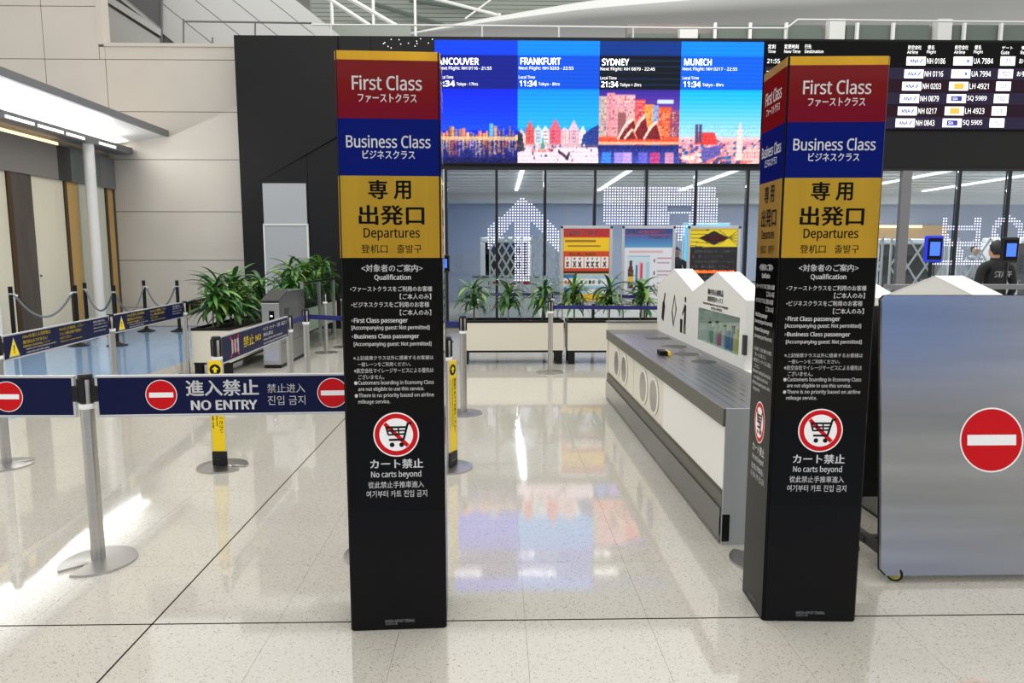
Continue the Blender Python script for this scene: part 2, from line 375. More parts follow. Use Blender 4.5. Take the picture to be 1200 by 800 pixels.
# the great grey hull of the upper hall
hb = B(); secs = []
NX, NC = 40, 24
for i in range(NX + 1):
    t = i / NX; px = 430 + 900 * t
    top = 46 - 52 * (min((px - 430) / 250, 1)) ** .8 - 60 * max(0, (px - 680) / 650) ** .9
    bot = 48 - 19 * min(1, t * 1.5)
    if bot - top < 1: top = bot - 1
    a, b = at(px, bot, 23), at(px, top, 23)
    cz, rz = (a.z + b.z) / 2, (b.z - a.z) / 2; ry = 1.2 + rz * 1.3
    for k in range(NC): q = 2 * math.pi * k / NC; secs.append((a.x, 24.5 + ry * math.cos(q), cz + rz * math.sin(q)))
fs = [(i * NC + k, i * NC + (k + 1) % NC, (i + 1) * NC + (k + 1) % NC, (i + 1) * NC + k) for i in range(NX) for k in range(NC)] + [tuple(range(NC)), tuple(range(NX * NC, NX * NC + NC))]
tag(hb.add(secs, fs).build('roof_hull', 'hull', None, True), 'smooth pale grey curved roof hull above the display wall', 'roof', kind='structure')
# upper storey wall with windows under the hull
ub = struct(B().box(at(735, 40, 22).x, at(1320, 40, 22).x, 22, 22.3, 6, at(1000, 30, 22).z).build('wall_upper_back', 'fascia_grey'))
bars = [735, 792, 817, 837, 878, 920, 965, 988, 1003, 1045, 1090, 1112, 1128, 1171, 1215]
for k in range(len(bars) - 1):
    a, b = at(bars[k], 58, 21.95), at(bars[k + 1], 30 if bars[k] > 830 else 40, 21.95)
    solid = bars[k] in (792, 965, 1090)
    p = box('wall_panel' if solid else 'window_pane', 'white_panel' if solid else 'green_dark', ub, a.x + .05, b.x - .05, 21.9 - .2 * solid, 22, a.z, b.z + .12 * solid)
for x in (837, 878, 920, 1003, 1045, 1128, 1171):
    a, b = at(x, 58, 21.8), at(x, 27, 21.8); box('mullion', 'pure_white', ub, a.x - .04, a.x + .04, 21.75, 21.85, a.z, b.z)
def upper_rail(name, label, pts, posts, Y, m):
    r = T(name, label, 'railing', at(*pts[0], Y))
    o = Vector(r.location)
    B().tube([at(*p, Y) - o for p in pts], .022).build('handrail', m, r, True)
    for x, y0, y1 in posts: B().tube([at(x, y0, Y) - o, at(x, y1, Y) - o], .02).build('post', m, r, True)
upper_rail('guard_rail', 'thin grey guard rail in front of the slanted white panels', [(215, 25), (365, 27)], [(215, 22, 50), (249, 44, 50), (299, 27, 50)], 16.2, 'canopy_grey')
upper_rail('guard_rail', 'long thin white guard rail along the top of the black display wall', [(365, 29), (560, 30), (800, 33), (922, 33), (935, 23), (1210, 26)], [(388, 29, 44), (565, 30, 46), (655, 31, 46), (742, 32, 47), (922, 33, 48)], 16.2, 'pure_white')

# ------------------------------------------------------------------ left side wall with doors, canopy, columns
SX = -8.30
sw = struct(B().box(SX - .4, SX - .06, 8, WY, 0, 4.2).build('wall_left', 'wall_core'))
k_ = 8.3 / 8.6
segs = [(8.2, 12.2, 'cream_door'), (12.2, 12.30, 'bronze_dark'), (12.30, 12.84, 'dark_wood'), (12.84, 13.78, 'cream_door'), (13.78, 13.86, 'bronze_dark'), (13.86, 14.28, 'bronze'), (14.28, 15.2, 'pale_green'), (15.2, 15.27, 'bronze_dark'), (15.27, 15.56, 'bronze')]
for y0, y1, mm in segs:
    th = {'bronze_dark': .03, 'dark_wood': .02, 'bronze': -.02}.get(mm, 0)
    p = box('wall_panel', mm, sw, SX - .06, SX + th, y0 + .006, y1 - .006, .16, 2.98)
    if mm in ('cream_door',): B().box(SX, SX + .02, y0 + .06, y0 + .09, 1.18, 1.21).build('door_pull', 'bronze_dark', p)
    box('skirting', 'charcoal', sw, SX - .06, SX + .03, y0 + .004, y1 - .004, 0, .16)
for y0, y1, mm in ((8.2, 13.6, 'fascia_grey'), (13.6, 14.0, 'charcoal'), (14.0, 15.0, 'fascia_green'), (15.0, 15.58, 'canopy_grey')):
    box('fascia_panel', mm, sw, SX - .06, SX + .05, y0 + .006, y1 - .006, 2.98, 3.62)
B().box(SX - .05, SX + .02, 8.2, 13.7, 3.62, 3.68).build('cove_strip', 'led_warm', sw)
cp = tag(T('entrance_canopy', 'white lit canopy with grey edge over the doors at left', 'canopy', (SX, 12, 3.6)), kind='structure')
cb = B()
cxo = -7.12 - SX
cb.prism([(-.4, .32), (.1, .34), (cxo, .52), (cxo, .56), (-.4, .60)], X3, Z3, Y3, (0, -4.5, 0), 8.08).build('soffit', 'canopy_white', cp)
box('edge_beam', 'canopy_grey', cp, cxo, cxo + .07, -4.5, 3.58, .50, .63)
bm_ = box('light_beam', 'canopy_grey', cp, .10, .46, -4.5, 3.56, .12, .26)
for y0, y1 in ((-3.6, -2.7), (-2.5, -1.6), (-1.4, -.5), (-.35, .35), (.45, 1.15), (1.25, 1.8), (2.3, 2.9)):
    B().box(.455, .465, y0, y1, .15, .19).build('light_strip', 'led', bm_)
for y, lab in ((14.1, 'slim round white column below the end of the canopy'), (11.15, 'slim round white column cut off by the left picture edge')):
    cl = T('round_column', lab, 'column', (-7.95, y, 0), 0, 'white canopy columns')
    B().lathe([(.10, 0.03), (.10, 3.70), (.09, 3.74), (.05, 3.76)], 24).build('shaft', 'canopy_white', cl, True)
    B().lathe([(.13, 0), (.13, .02), (.105, .05)], 24).build('base_ring', 'aluminium', cl, True)

# ------------------------------------------------------------------ black wall, video wall, flight board
DY = 15.0
bw = struct(B().box(-5.36, -1.16, DY, DY + .5, 0, 6.03).box(-1.16, 13.5, DY, DY + .5, 3.42, 6.03).build('wall_black', 'black_wall'))
for x in (-5.36, -4.1, -2.85):
    pass
for x0 in (-5.34, -3.96, -2.56):
    box('wall_panel', 'black_wall', bw, x0 + .01, x0 + 1.38, DY - .015, DY, .02, 6.02)
for pts, dp in ((((277, 43), (396, 43), (396, 160)), (0, .05, .05)), (((396, 160), (277, 43), (300, 215)), (.05, 0, .0))):
    f_ = [at(x, y, DY - .016) for x, y in pts]; fr = [v - Y3 * d for v, d in zip(f_, dp)]; bk = [v + Y3 * .01 for v in f_]
    B().add(fr + bk, [(0, 1, 2), (5, 4, 3), (0, 3, 4, 1), (1, 4, 5, 2), (2, 5, 3, 0)]).build('folded_facet', 'black_wall', bw)
dr = struct(T('door_1', None, None, (-4.44, DY - .015, 0)))
box('door_leaf', 'cabinet_grey', dr, -.44, .44, -.03, 0, 0, 2.20)
box('upper_panel', 'cabinet_grey', dr, -.45, .45, -.035, 0, 2.22, 3.06)
B().box(-.47, -.44, -.05, 0, 0, 2.20).box(.44, .47, -.05, 0, 0, 2.20).box(-.47, .47, -.05, 0, 2.19, 2.225).build('door_frame', 'white_panel', dr)

VW = T('video_wall', 'large bright video wall of four city pictures on the black wall', 'screen', (0, 0, 0))
PX = [-1.26, .445, 2.14, 3.83, 5.55]; PZ0, PZ1 = 3.49, 5.945
rng = np.random.default_rng(3)
def y_(py): return (py - 48) / 143.
def vancouver():
    p = Paint(110, 150, (0, 40, 235)); p.grad(y_(104), y_(152), (0, 34, 225), (10, 70, 255)); p.rect(0, 0, 1, y_(65), (0, 62, 250)); p.rect(0, y_(65), 1, y_(104), (6, 24, 130))
    p.rect(0, y_(160), 1, 1, (24, 30, 110)); x = 0
    while x < 1:
        w = rng.uniform(.02, .05); h = rng.uniform(4, 15); c = [(230, 140, 70), (90, 70, 110), (250, 190, 120), (60, 60, 120), (120, 100, 140), (240, 110, 60)][rng.integers(6)]
        p.rect(x, y_(162 - h), x + w, y_(163), c)
        for yy in np.arange(162 - h, 162, 2.2): p.rect(x + w * .3, y_(yy), x + w * .65, y_(yy + 1), (255, 220, 150), .8)
        cc = [(255, 170, 90), (255, 220, 180), (250, 110, 60), (240, 200, 255)][rng.integers(4)]
        p.grad; L = rng.uniform(10, 27)
        for q in range(int(L)): p.rect(x + rng.uniform(-.01, .01), y_(163 + q), x + w * rng.uniform(.3, .9), y_(164.2 + q), cc, .85 * (1 - q / 28))
        x += w + rng.uniform(0, .012)
    p.rect(.0, y_(160), 1, y_(164), (255, 205, 150), .7); p.rect(.655, y_(144), .70, y_(160), (90, 190, 255)); p.rect(0, y_(184), 1, 1, (10, 14, 70), .6); return p
def frankfurt():
    p = Paint(110, 150, (0, 150, 255)); p.grad(y_(104), y_(150), (0, 140, 255), (40, 175, 255)); p.rect(0, 0, 1, y_(65), (0, 130, 255)); p.rect(0, y_(65), 1, y_(104), (0, 78, 214))
    p.rect(0, y_(166), 1, 1, (240, 214, 226)); p.rect(0, y_(160), 1, y_(168), (235, 190, 190))
    hs = [(.0, .10, 150, 158, (250, 210, 190)), (.10, .21, 140, 152, (235, 90, 90)), (.21, .30, 146, 152, (200, 225, 240)), (.30, .39, 146, 153, (235, 235, 240)), (.39, .54, 138, 152, (240, 96, 120)), (.54, .62, 148, 152, (240, 200, 200)), (.62, .76, 140, 152, (235, 190, 205)), (.76, .84, 146, 154, (250, 240, 240))]
    for x0, x1, t, e, c in hs:
        p.poly([(x0, y_(168)), (x0, y_(e)), ((x0 + x1) / 2, y_(t)), (x1, y_(e)), (x1, y_(168))], c)
        for yy in range(e, 166, 4):
            for xx in np.arange(x0 + .015, x1 - .015, .025): p.rect(xx, y_(yy), xx + .011, y_(yy + 2), (110, 60, 80), .75)
    p.poly([(.78, y_(172)), (.80, y_(158)), (.9, y_(150)), (1, y_(145)), (1, y_(172))], (36, 60, 140)); p.poly([(.0, y_(178)), (.0, y_(152)), (.06, y_(156)), (.09, y_(176))], (40, 50, 70)); p.poly([(.28, y_(176)), (.31, y_(158)), (.345, y_(176))], (60, 170, 150))
    p.rect(.17, y_(174), .45, y_(178), (230, 140, 140)); p.rect(0, y_(168), 1, y_(172), (150, 90, 90), .35)
    for q in range(60):
        x, yy = rng.uniform(0, 1), rng.uniform(167, 186); p.rect(x, y_(yy), x + .014, y_(yy + rng.uniform(1.5, 4)), [(60, 50, 90), (200, 70, 90), (40, 70, 150), (250, 250, 255)][rng.integers(4)])
    p.line(.5, y_(176), .63, y_(186), .012, (50, 40, 60)); p.line(.6, y_(187), .64, y_(178), .012, (50, 40, 60)); return p
def sydney():
    p = Paint(110, 150, (60, 40, 150)); p.grad(y_(104), y_(150), (50, 36, 150), (150, 80, 170)); p.rect(0, 0, 1, y_(65), (0, 50, 132)); p.rect(0, y_(65), 1, y_(104), (4, 8, 22))
    for q in range(5): p.rect(0, y_(70 + q * 7), 1, y_(71.5 + q * 7), (0, 60, 100), .6)
    for x0, x1, t, c in ((.0, .10, 112, (190, 170, 170)), (.10, .20, 108, (225, 140, 160)), (.20, .45, 110, (228, 160, 176)), (.45, .57, 116, (225, 70, 90)), (.56, .68, 121, (250, 150, 60)), (.66, .74, 122, (130, 160, 220)), (.74, .9, 124, (235, 90, 50)), (.88, 1, 128, (150, 70, 110))):
        p.rect(x0, y_(t), x1, y_(170), c)
        for yy in range(t + 2, 165, 3):
            for xx in np.arange(x0 + .01, x1 - .01, .022): p.rect(xx, y_(yy), xx + .012, y_(yy + 1.6), [(255, 235, 200), (90, 40, 70), (250, 180, 90)][rng.integers(3)], .7)
    p.rect(.72, y_(116), .92, y_(120), (200, 220, 255)); p.rect(.24, y_(131), .34, y_(160), (150, 90, 90))
    p.rect(0, y_(160), 1, y_(168), (235, 80, 50)); p.rect(.0, y_(165), 1, y_(168), (255, 180, 140))
    for x0, x1, t in ((.24, .46, 138), (.40, .60, 134), (.56, .74, 142), (.32, .44, 150)):
        p.poly([(x0, y_(162)), (x1 - .02, y_(t)), (x1 + .04, y_(162))], (120, 30, 40)); p.line(x0, y_(162), x0 + .1, y_((t + 150) / 2), .012, (255, 220, 200)); p.line(x0 + .1, y_((t + 150) / 2), x1 - .02, y_(t), .012, (255, 220, 200)); p.line(x1 - .02, y_(t), x1 + .04, y_(162), .008, (255, 150, 120))
    p.rect(0, y_(169), 1, 1, (24, 40, 110)); p.grad(y_(172), 1.01, (30, 40, 120), (70, 90, 190))
    for x, c in ((.1, (60, 150, 255)), (.25, (190, 160, 255)), (.36, (240, 190, 255)), (.55, (120, 110, 230)), (.7, (240, 60, 120)), (.88, (255, 160, 180))): p.rect(x - .05, y_(178), x + .06, 1, c, .75)
    return p
def munich():
    p = Paint(110, 150, (0, 190, 255)); p.grad(y_(104), y_(165), (0, 176, 250), (190, 225, 250)); p.rect(0, 0, 1, y_(65), (0, 132, 255)); p.rect(0, y_(65), 1, y_(104), (0, 92, 224))
    p.rect(0, y_(160), 1, 1, (220, 150, 170)); p.rect(0, y_(160), 1, y_(164), (250, 190, 190))
    for q in range(170):
        x, yy = rng.uniform(-.05, 1), rng.uniform(162, 190); k = (yy - 160) / 30; w = .02 + .08 * k
        p.poly([(x, y_(yy + 4 * k + 1.5)), (x + w * .3, y_(yy)), (x + w, y_(yy)), (x + w * .9, y_(yy + 4 * k + 1.5))], [(250, 170, 160), (240, 120, 120), (60, 80, 150), (240, 200, 190), (90, 70, 120), (255, 220, 200), (40, 100, 170)][rng.integers(7)])
    p.poly([(.20, y_(168)), (.24, y_(154)), (.44, y_(154)), (.48, y_(168))], (232, 60, 60)); p.rect(.2, y_(144), .235, y_(166), (80, 70, 110)); p.rect(.245, y_(144), .28, y_(166), (80, 70, 110))
    p.poly([(.70, y_(186)), (.72, y_(152)), (.745, y_(140)), (.77, y_(152)), (.79, y_(186))], (250, 210, 200)); p.poly([(.28, y_(186)), (.28, y_(174)), (.52, y_(168)), (.52, y_(180)), (.32, y_(189))], (100, 90, 170)); p.rect(.80, y_(174), 1, y_(187), (255, 200, 190))
    for xx in np.arange(.81, 1, .03): p.rect(xx, y_(176), xx + .012, y_(185), (220, 130, 140))
    return p
for k, fn in enumerate((vancouver, frankfurt, sydney, munich)):
    p = fn(); k3 = p.a[1:-1, 1:-1] * .5 + .125 * (p.a[:-2, 1:-1] + p.a[2:, 1:-1] + p.a[1:-1, :-2] + p.a[1:-1, 2:]); p.a[1:-1, 1:-1] = k3; p.grain(y_(146), 1, 14, rng); p.scan(30, .07); p.build('screen_picture', VW, (PX[k], DY - .06, PZ0), (PX[k + 1] - PX[k], 0, 0), (0, 0, PZ1 - PZ0), 'led_image')
box('screen_housing', 'black', VW, PX[0], PX[4], DY - .055, DY - .016, PZ0 - .03, PZ1 + .03)
for x0, x1, nm, fl, tm, dl in ((512, 561, 'VANCOUVER', 'Next Flight: NH 0116 - 21:55', '2:34', 'Tokyo - 17hrs'), (610, 657, 'FRANKFURT', 'Next Flight: NH 0203 - 22:55', '11:34', 'Tokyo - 8hrs'), (705.5, 737, 'SYDNEY', 'Next Flight: NH 0879 - 22:45', '21:34', 'Tokyo + 2hrs'), (802, 834, 'MUNICH', 'Next Flight: NH 0217 - 22:55', '11:34', 'Tokyo - 8hrs')):
    b = x0 if nm != 'VANCOUVER' else 514
    y0 = 68 if nm in ('VANCOUVER', 'FRANKFURT') else 69
    ptext(nm, VW, (x0 - (5 if nm == 'VANCOUVER' else 0), y0, x1, y0 + 7.5), DY - .066, 'screen_white', .004)
    ptext(fl, VW, (b - (2 if b != 514 else 0), y0 + 10, b + 62, y0 + 14.5), DY - .066, 'screen_white', 0, 1)
    ptext('Local Time', VW, (b - (2 if b != 514 else 0), y0 + 20.5, b + 17, y0 + 24), DY - .066, 'screen_white', 0, 1)
    ptext(tm, VW, (b - 1, y0 + 26.5, b + 19, y0 + 33), DY - .066, 'screen_white', .004)
    ptext(dl, VW, (b + 21, y0 + 28.5, b + 46, y0 + 33.2), DY - .066, 'screen_white', 0, 1)
sp = B()
for k in range(14):
    a = at(rng.uniform(446, 508), rng.uniform(45, 57), DY - .02); sp.box(a.x - .008, a.x + .008, DY - .025, DY - .015, a.z - .008, a.z + .008)
sp.build('stray_lights', 'screen_white', VW)

FB = T('flight_board', 'black departures flight board with rows of flight numbers at right', 'screen', (0, 0, 0))
ZT = PZ1
box('screen_housing', 'screen_black', FB, 5.57, 13.4, DY - .055, DY - .016, at(1100, 153, DY).z, ZT + .03)
rows = [71.5, 86.5, 101, 115.5, 130, 144]
for k, ry in enumerate(rows):
    a = at(1100, ry + 7, DY - .056).z; b = at(1100, ry - 7, DY - .056).z
    box('screen_row', ['screen_black', 'screen_row', 'screen_row_red', 'screen_row', 'screen_row_red', 'screen_row'][k], FB, 5.6, 13.35, DY - .062, DY - .055, a, b)
FY = DY - .068
for tx, px in (('定刻', (900, 52, 909, 57)), ('Time', (900, 58.5, 909, 62)), ('変更時刻', (919, 52, 936, 57)), ('New Time', (919, 58.5, 938, 62)), ('行先', (943, 52, 951, 57)), ('Destination', (943, 58.5, 965, 62)),
               ('航空会社', (1064, 53, 1080, 58)), ('Airline', (1063, 59, 1076, 63)), ('便名', (1087, 53, 1095, 58)), ('Flight', (1086, 59, 1097, 63.5)), ('航空会社', (1119, 53, 1135, 58)), ('Airline', (1118, 59, 1131, 63)), ('便名', (1142, 53, 1150, 58)), ('Flight', (1141, 59, 1152, 63.5)), ('ゲート', (1174, 54, 1187, 58)), ('Gate', (1173, 59.5, 1183, 63.5)), ('備考', (1197, 54, 1206, 58)), ('Remarks', (1196, 59.5, 1216, 63.5)), ('21:55', (899, 69, 914, 74)), ('22:45', (898, 83, 913, 88))):
    ptext(tx, FB, px, FY, 'screen_white', 0, 1)
fl = [('NH 0186', 'UA 7984', '71', 'UA'), ('NH 0116', 'UA 7994', '701', 'UA'), ('NH 0203', 'LH 4921', '72', 'LH'), ('NH 0879', 'SQ 5989', '702', 'SQ'), ('NH 0217', 'LH 4923', '73', 'LH'), ('NH 0843', 'SQ 5905', '72', 'SQ')]
def plate(x0, y0, x1, y1, m='screen_white', Y=FY + .002):
    a, b = at(x0, y1, Y), at(x1, y0, Y); return box('logo_plate', m, FB, a.x, b.x, Y - .003, Y + .002, a.z, b.z, c=.001)
for k, (f1, f2, gt, al) in enumerate(fl):
    s = -2.55 * k; y = rows[k]
    plate(1062 + s, y - 5, 1085 + s, y + 5); ptext('ANA', FB, (1066 + s, y - 2.3, 1077 + s, y + 2.3), FY - .004, 'screen_navy', .03, 1)
    a = [at(1077 + s, y + 2.3, FY - .004), at(1079 + s, y + 2.3, FY - .004), at(1082.5 + s, y - 2.5, FY - .004), at(1080.5 + s, y - 2.5, FY - .004)]
    B().add(a, [(0, 1, 2, 3)]).build('logo_mark', 'screen_blue', FB)
    ptext(f1, FB, (1086 + s, y - 3.2, 1108 + s, y + 3.2), FY, 'screen_white', 0)
    plate(1117 + s, y - 5, 1140 + s, y + 5)
    if al == 'UA': ptext('UNITED', FB, (1121 + s, y - 1.6, 1132 + s, y + 1.6), FY - .004, 'screen_grey', .02, 1); plate(1133 + s, y - 1.8, 1136 + s, y + 1.8, 'screen_blue', FY - .003)
    if al == 'LH': plate(1123 + s, y - 3.6, 1135 + s, y + 3.6, 'screen_orange', FY - .003)
    if al == 'SQ': plate(1122 + s, y - 3, 1135 + s, y + 3, 'screen_navy', FY - .003); ptext('SIA', FB, (1124 + s, y - 1.6, 1130 + s, y + 1.6), FY - .008, 'screen_white', 0, 1)
    ptext(f2, FB, (1141 + s, y - 3.2, 1164 + s, y + 3.2), FY, 'screen_white', 0)
    plate(1172 + s, y - 5.3, 1190 + s, y + 5.3); w = 3.6 if len(gt) == 2 else 5
    ptext(gt, FB, (1181 + s - w, y - 2.5, 1181 + s + w, y + 2.5), FY - .004, 'screen_navy', .015, 1)
    if k < 2: ptext('お手続中', FB, (1194 + s, y - 3, 1216 + s, y + 3), FY, 'screen_white', 0, 1)

# ------------------------------------------------------------------ glass wall and the room behind it
mx = [-1.066, .002, 1.03, 2.09, 3.19, 4.24, 5.36, 6.5, 7.62, 8.78, 9.93, 11.02, 12.1, 13.2]
gw = struct(B().box(-1.16, 13.4, DY + .02, DY + .12, 3.36, 3.42).build('window_1', 'black_metal'))
box('sill', 'charcoal', gw, -1.16, 13.4, DY + .02, DY + .14, 0, .1)
for k, x in enumerate(mx):
    wd = .10 if k == 9 else .028
    box('mullion', 'canopy_grey' if k == 9 else 'black_metal', gw, x - wd, x + wd, DY + .0, DY + .12, .1, 3.36)
    if k < len(mx) - 1: box('glass_pane', 'window_glass', gw, x + wd + .001, mx[k + 1] - .03, DY + .05, DY + .062, .1, 3.36)
box('edge_trim', 'white_panel', gw, -1.16, -1.1, DY - .02, DY + .02, .1, 3.36)
# dot pattern shown on the glass
dots = B(); pitch = .0575
def dotfield(test, x0, y0, x1, y1, Y=DY + .042):
    a, b = at(x0, y1, Y), at(x1, y0, Y); i0 = int(a.x / pitch); j0 = int(a.z / pitch)
    for i in range(i0, int(b.x / pitch) + 1):
        for j in range(j0, int(b.z / pitch) + 1):
            x, z = i * pitch, j * pitch; v = Vector((x, Y, z)) - EYE; d = v.dot(FW)
            u, w = 600 + F_PX * v.dot(RT) / d, 400 - F_PX * v.dot(UP) / d
            if test(u, w): r = .0138; dots.add([(x - r, Y, z - r), (x + r, Y, z - r), (x + r, Y, z + r), (x - r, Y, z + r)], [(0, 1, 2, 3)])
def arrow(u, w):
    if abs(u - 612.5) < 9 and w < 330 and w > 229 + abs(u - 612.5) * .95: return True
    d = w - (229 + abs(u - 612.5) * .95)
    return 0 <= d <= 19 + abs(u - 612.5) * .18 and abs(u - 612.5) < 43
dotfield(arrow, 565, 225, 660, 335)
def slabd(u, w):
    if w > 264: return abs(u - 797) < 9 - (w - 264) * .4
    if 783 < u < 811 and 240 < w < 248: return False
    if 784 < u < 808 and 250 < w < 263: return False
    return 708 < u < 840.5
dotfield(slabd, 706, 218, 842, 286)
def glyph(u, w):
    c = lambda x0, x1, y0, y1: x0 <= u <= x1 and y0 <= w <= y1
    return c(1104, 1111, 253, 288) or c(1142, 1150, 253, 291) or c(1104, 1150, 264, 271) or c(1104, 1150, 283, 290) or c(1119, 1128, 290, 306) or c(1092, 1154, 304, 310)
dotfield(glyph, 1090, 250, 1156, 312)
def ring(u, w): r = math.hypot(u - 1181, w - 272); return 12 < r < 19.5
dotfield(ring, 1160, 250, 1203, 294)
tag(dots.build('light_dots', 'dot_white', gw), kind='stuff')
# the room
RY = 24.0
struct(B().box(-5, 22, RY, RY + .2, 0, 3.6).build('wall_inner_back', 'inner_wall'))
struct(B().box(-2.2, -2.0, DY + .5, RY, 0, 3.6).build('wall_inner_left', 'inner_wall'))
ic = struct(B().box(-5, 22, DY + .5, RY, 3.66, 3.75).build('ceiling_inner', 'shadow_gap'))
for k in range(11):
    y = DY + .55 + k * .76
    box('ceiling_slat', 'inner_slat', ic, -2, 20, y, y + .56, 3.64, 3.66)
for k, x in enumerate((.63, 3.25, 5.85, 8.5, 11.1, 13.7)):
    box('light_strip', 'led_inner', ic, x - .045, x + .045, DY + 1.0, 22.5, 3.60, 3.645)
box('bulkhead', 'inner_ceiling', ic, -2, 20, RY - .5, RY, 3.30, 3.645)
wp = struct(B().box(10.5, 15.5, RY - .08, RY, .1, 2.6).build('wall_inner_warm_lit', 'inner_warm_lit'))  # warm light on the back wall, put into this panel's colour
box('cove_strip', 'led_warm', wp, 10.6, 14.6, RY - .12, RY - .08, 2.52, 2.6)
def counter_in(lab, x0, x1, y, h, stripe=True):
    c = T('inspection_counter', lab, 'counter', ((x0 + x1) / 2, y, 0), 0, 'white counters behind the glass'); w = (x1 - x0) / 2
    box('body', 'pure_white', c, -w, w, 0, .6, 0, h - .04, c=.01); box('top', 'canopy_grey', c, -w - .03, w + .03, -.03, .63, h - .04, h)
    if stripe: box('stripe', 'red_stripe', c, -w * .55, w * .75, -.006, 0, h - .2, h - .13)
counter_in('white counter with red stripe behind the left window, below the folding gates', -.55, 1.0, 16.6, 1.08)
counter_in('white counter with red stripe behind the right windows, beside the staff person', 10.6, 12.6, 16.6, .98)
counter_in('long white counter behind the windows above the waste station', 4.4, 8.2, 17.0, .95, False)
def arch(lab, x, y, w, h):
    a = T('scanner_arch', lab, 'scanner', (x, y, 0), 0, 'white scanner arches')
    for s in (-1, 1): box('side_wall', 'pure_white', a, s * w - .07, s * w + .07, 0, .6, 0, h - .1, c=.02)
    box('top_bar', 'pure_white', a, -w - .07, w + .07, 0, .6, h - .1, h + .04, c=.03)
    box('dark_backing', 'charcoal', a, -w + .07, w - .07, .5, .55, .1, h - .1)
    for q in range(2): box('monitor', 'screen_black', a, -w + .1 + q * w, -w + .1 + q * w + w * .6, .40, .45, h * .55, h * .8, c=.005)
arch('white scanner arch behind the left windows, behind the folding gates', .25, 18.2, .62, 2.0)
arch('white scanner arch behind the right windows, by the blue tablet', 10.6, 17.6, .95, 1.95)
arch('white scanner arch at the right picture edge behind the staff person', 13.6, 17.6, .8, 1.98)
for lab, x, w in (('pale teal lit sign panel behind the right poster board', 5.35, .55),):
    s = T('lit_sign', lab, 'sign', (x, 17.8, 0)); box('face', 'teal_glow', s, -w, w, 0, .04, 1.2, 2.35); box('frame', 'white_panel', s, -w - .05, w + .05, .04, .1, 0, 2.4)
def folding_gate(lab, x0, x1, z0, z1, n, y=15.75):
    gt = T('folding_gate', lab, 'gate', ((x0 + x1) / 2, y, 0), 0, 'white folding lattice gates'); w = (x1 - x0); c = w / n
    for s in (-1, 1): box('end_post', 'lattice', gt, s * w / 2 - .02, s * w / 2 + .02, -.02, .02, .0, z1 + .02)
    ln = min(z1 - z0, 2 * c) ; rowsn = max(1, round((z1 - z0) / (2 * c))); hh = (z1 - z0) / rowsn
    for r in range(rowsn):
        for i in range(n):
            xa = -w / 2 + i * c; za = z0 + r * hh
            for s, yy in ((1, 0), (-1, .012)):
                p, q = (xa, za) if s == 1 else (xa, za + hh), (xa + c, za + hh) if s == 1 else (xa + c, za)
                dx, dz = q[0] - p[0], q[1] - p[1]; l = math.hypot(dx, dz); nx, nz = -dz / l * .02, dx / l * .02
                B().prism([(p[0] + nx, p[1] + nz), (q[0] + nx, q[1] + nz), (q[0] - nx, q[1] - nz), (p[0] - nx, p[1] - nz)], X3, Z3, Y3, (0, yy, 0), .01).build('slat', 'lattice', gt)
folding_gate('left white folding lattice gate behind the window with the dot arrow', -.15, .58, .7, 2.0, 4)
folding_gate('white folding lattice gate right of the dot arrow', .80, 1.38, .7, 2.0, 3)
folding_gate('white folding lattice gate between the right sign pillar and the steel mullion', 8.0, 8.75, .7, 1.95, 2)
folding_gate('white folding lattice gate behind the blue tablet', 8.95, 10.2, .7, 1.95, 3)
folding_gate('white folding lattice gate left of the staff person', 10.5, 11.6, .7, 1.95, 3)

# ------------------------------------------------------------------ sign pillars
PW, PD, PH = .39, .275, 2.32
ux = lambda px: (px - 396 - (px - 396) * 0) / 1.0
def lp(px, py):                                   # photo pixel on the left pillar's front -> (u, z) on its face
    a = at(px, py, 2.76)
    return a.x, a.z
def lpbox(x0, y0, x1, y1):
    ym = (y0 + y1) / 2
    lx, rx = 396 + (ym - 57) * .0220, 516.5 + (ym - 60) * .0082
    z = lambda y: at(460, y, 2.76).z * (PH / 2.325)
    return ((x0 - lx) / (rx - lx) - .5, (x1 - lx) / (rx - lx) - .5, z(y1), z(y0))
c5 = lambda a, b, c, d: (380 + a / 2.9625, 40 + b / 2.9625, 380 + c / 2.9625, 40 + d / 2.9625)
c6 = lambda a, b, c, d: (390 + a / 4, 300 + b / 4, 390 + c / 4, 300 + d / 4)
c7 = lambda a, b, c, d: (390 + a / 2.857, 470 + b / 2.857, 390 + c / 2.857, 470 + d / 2.857)
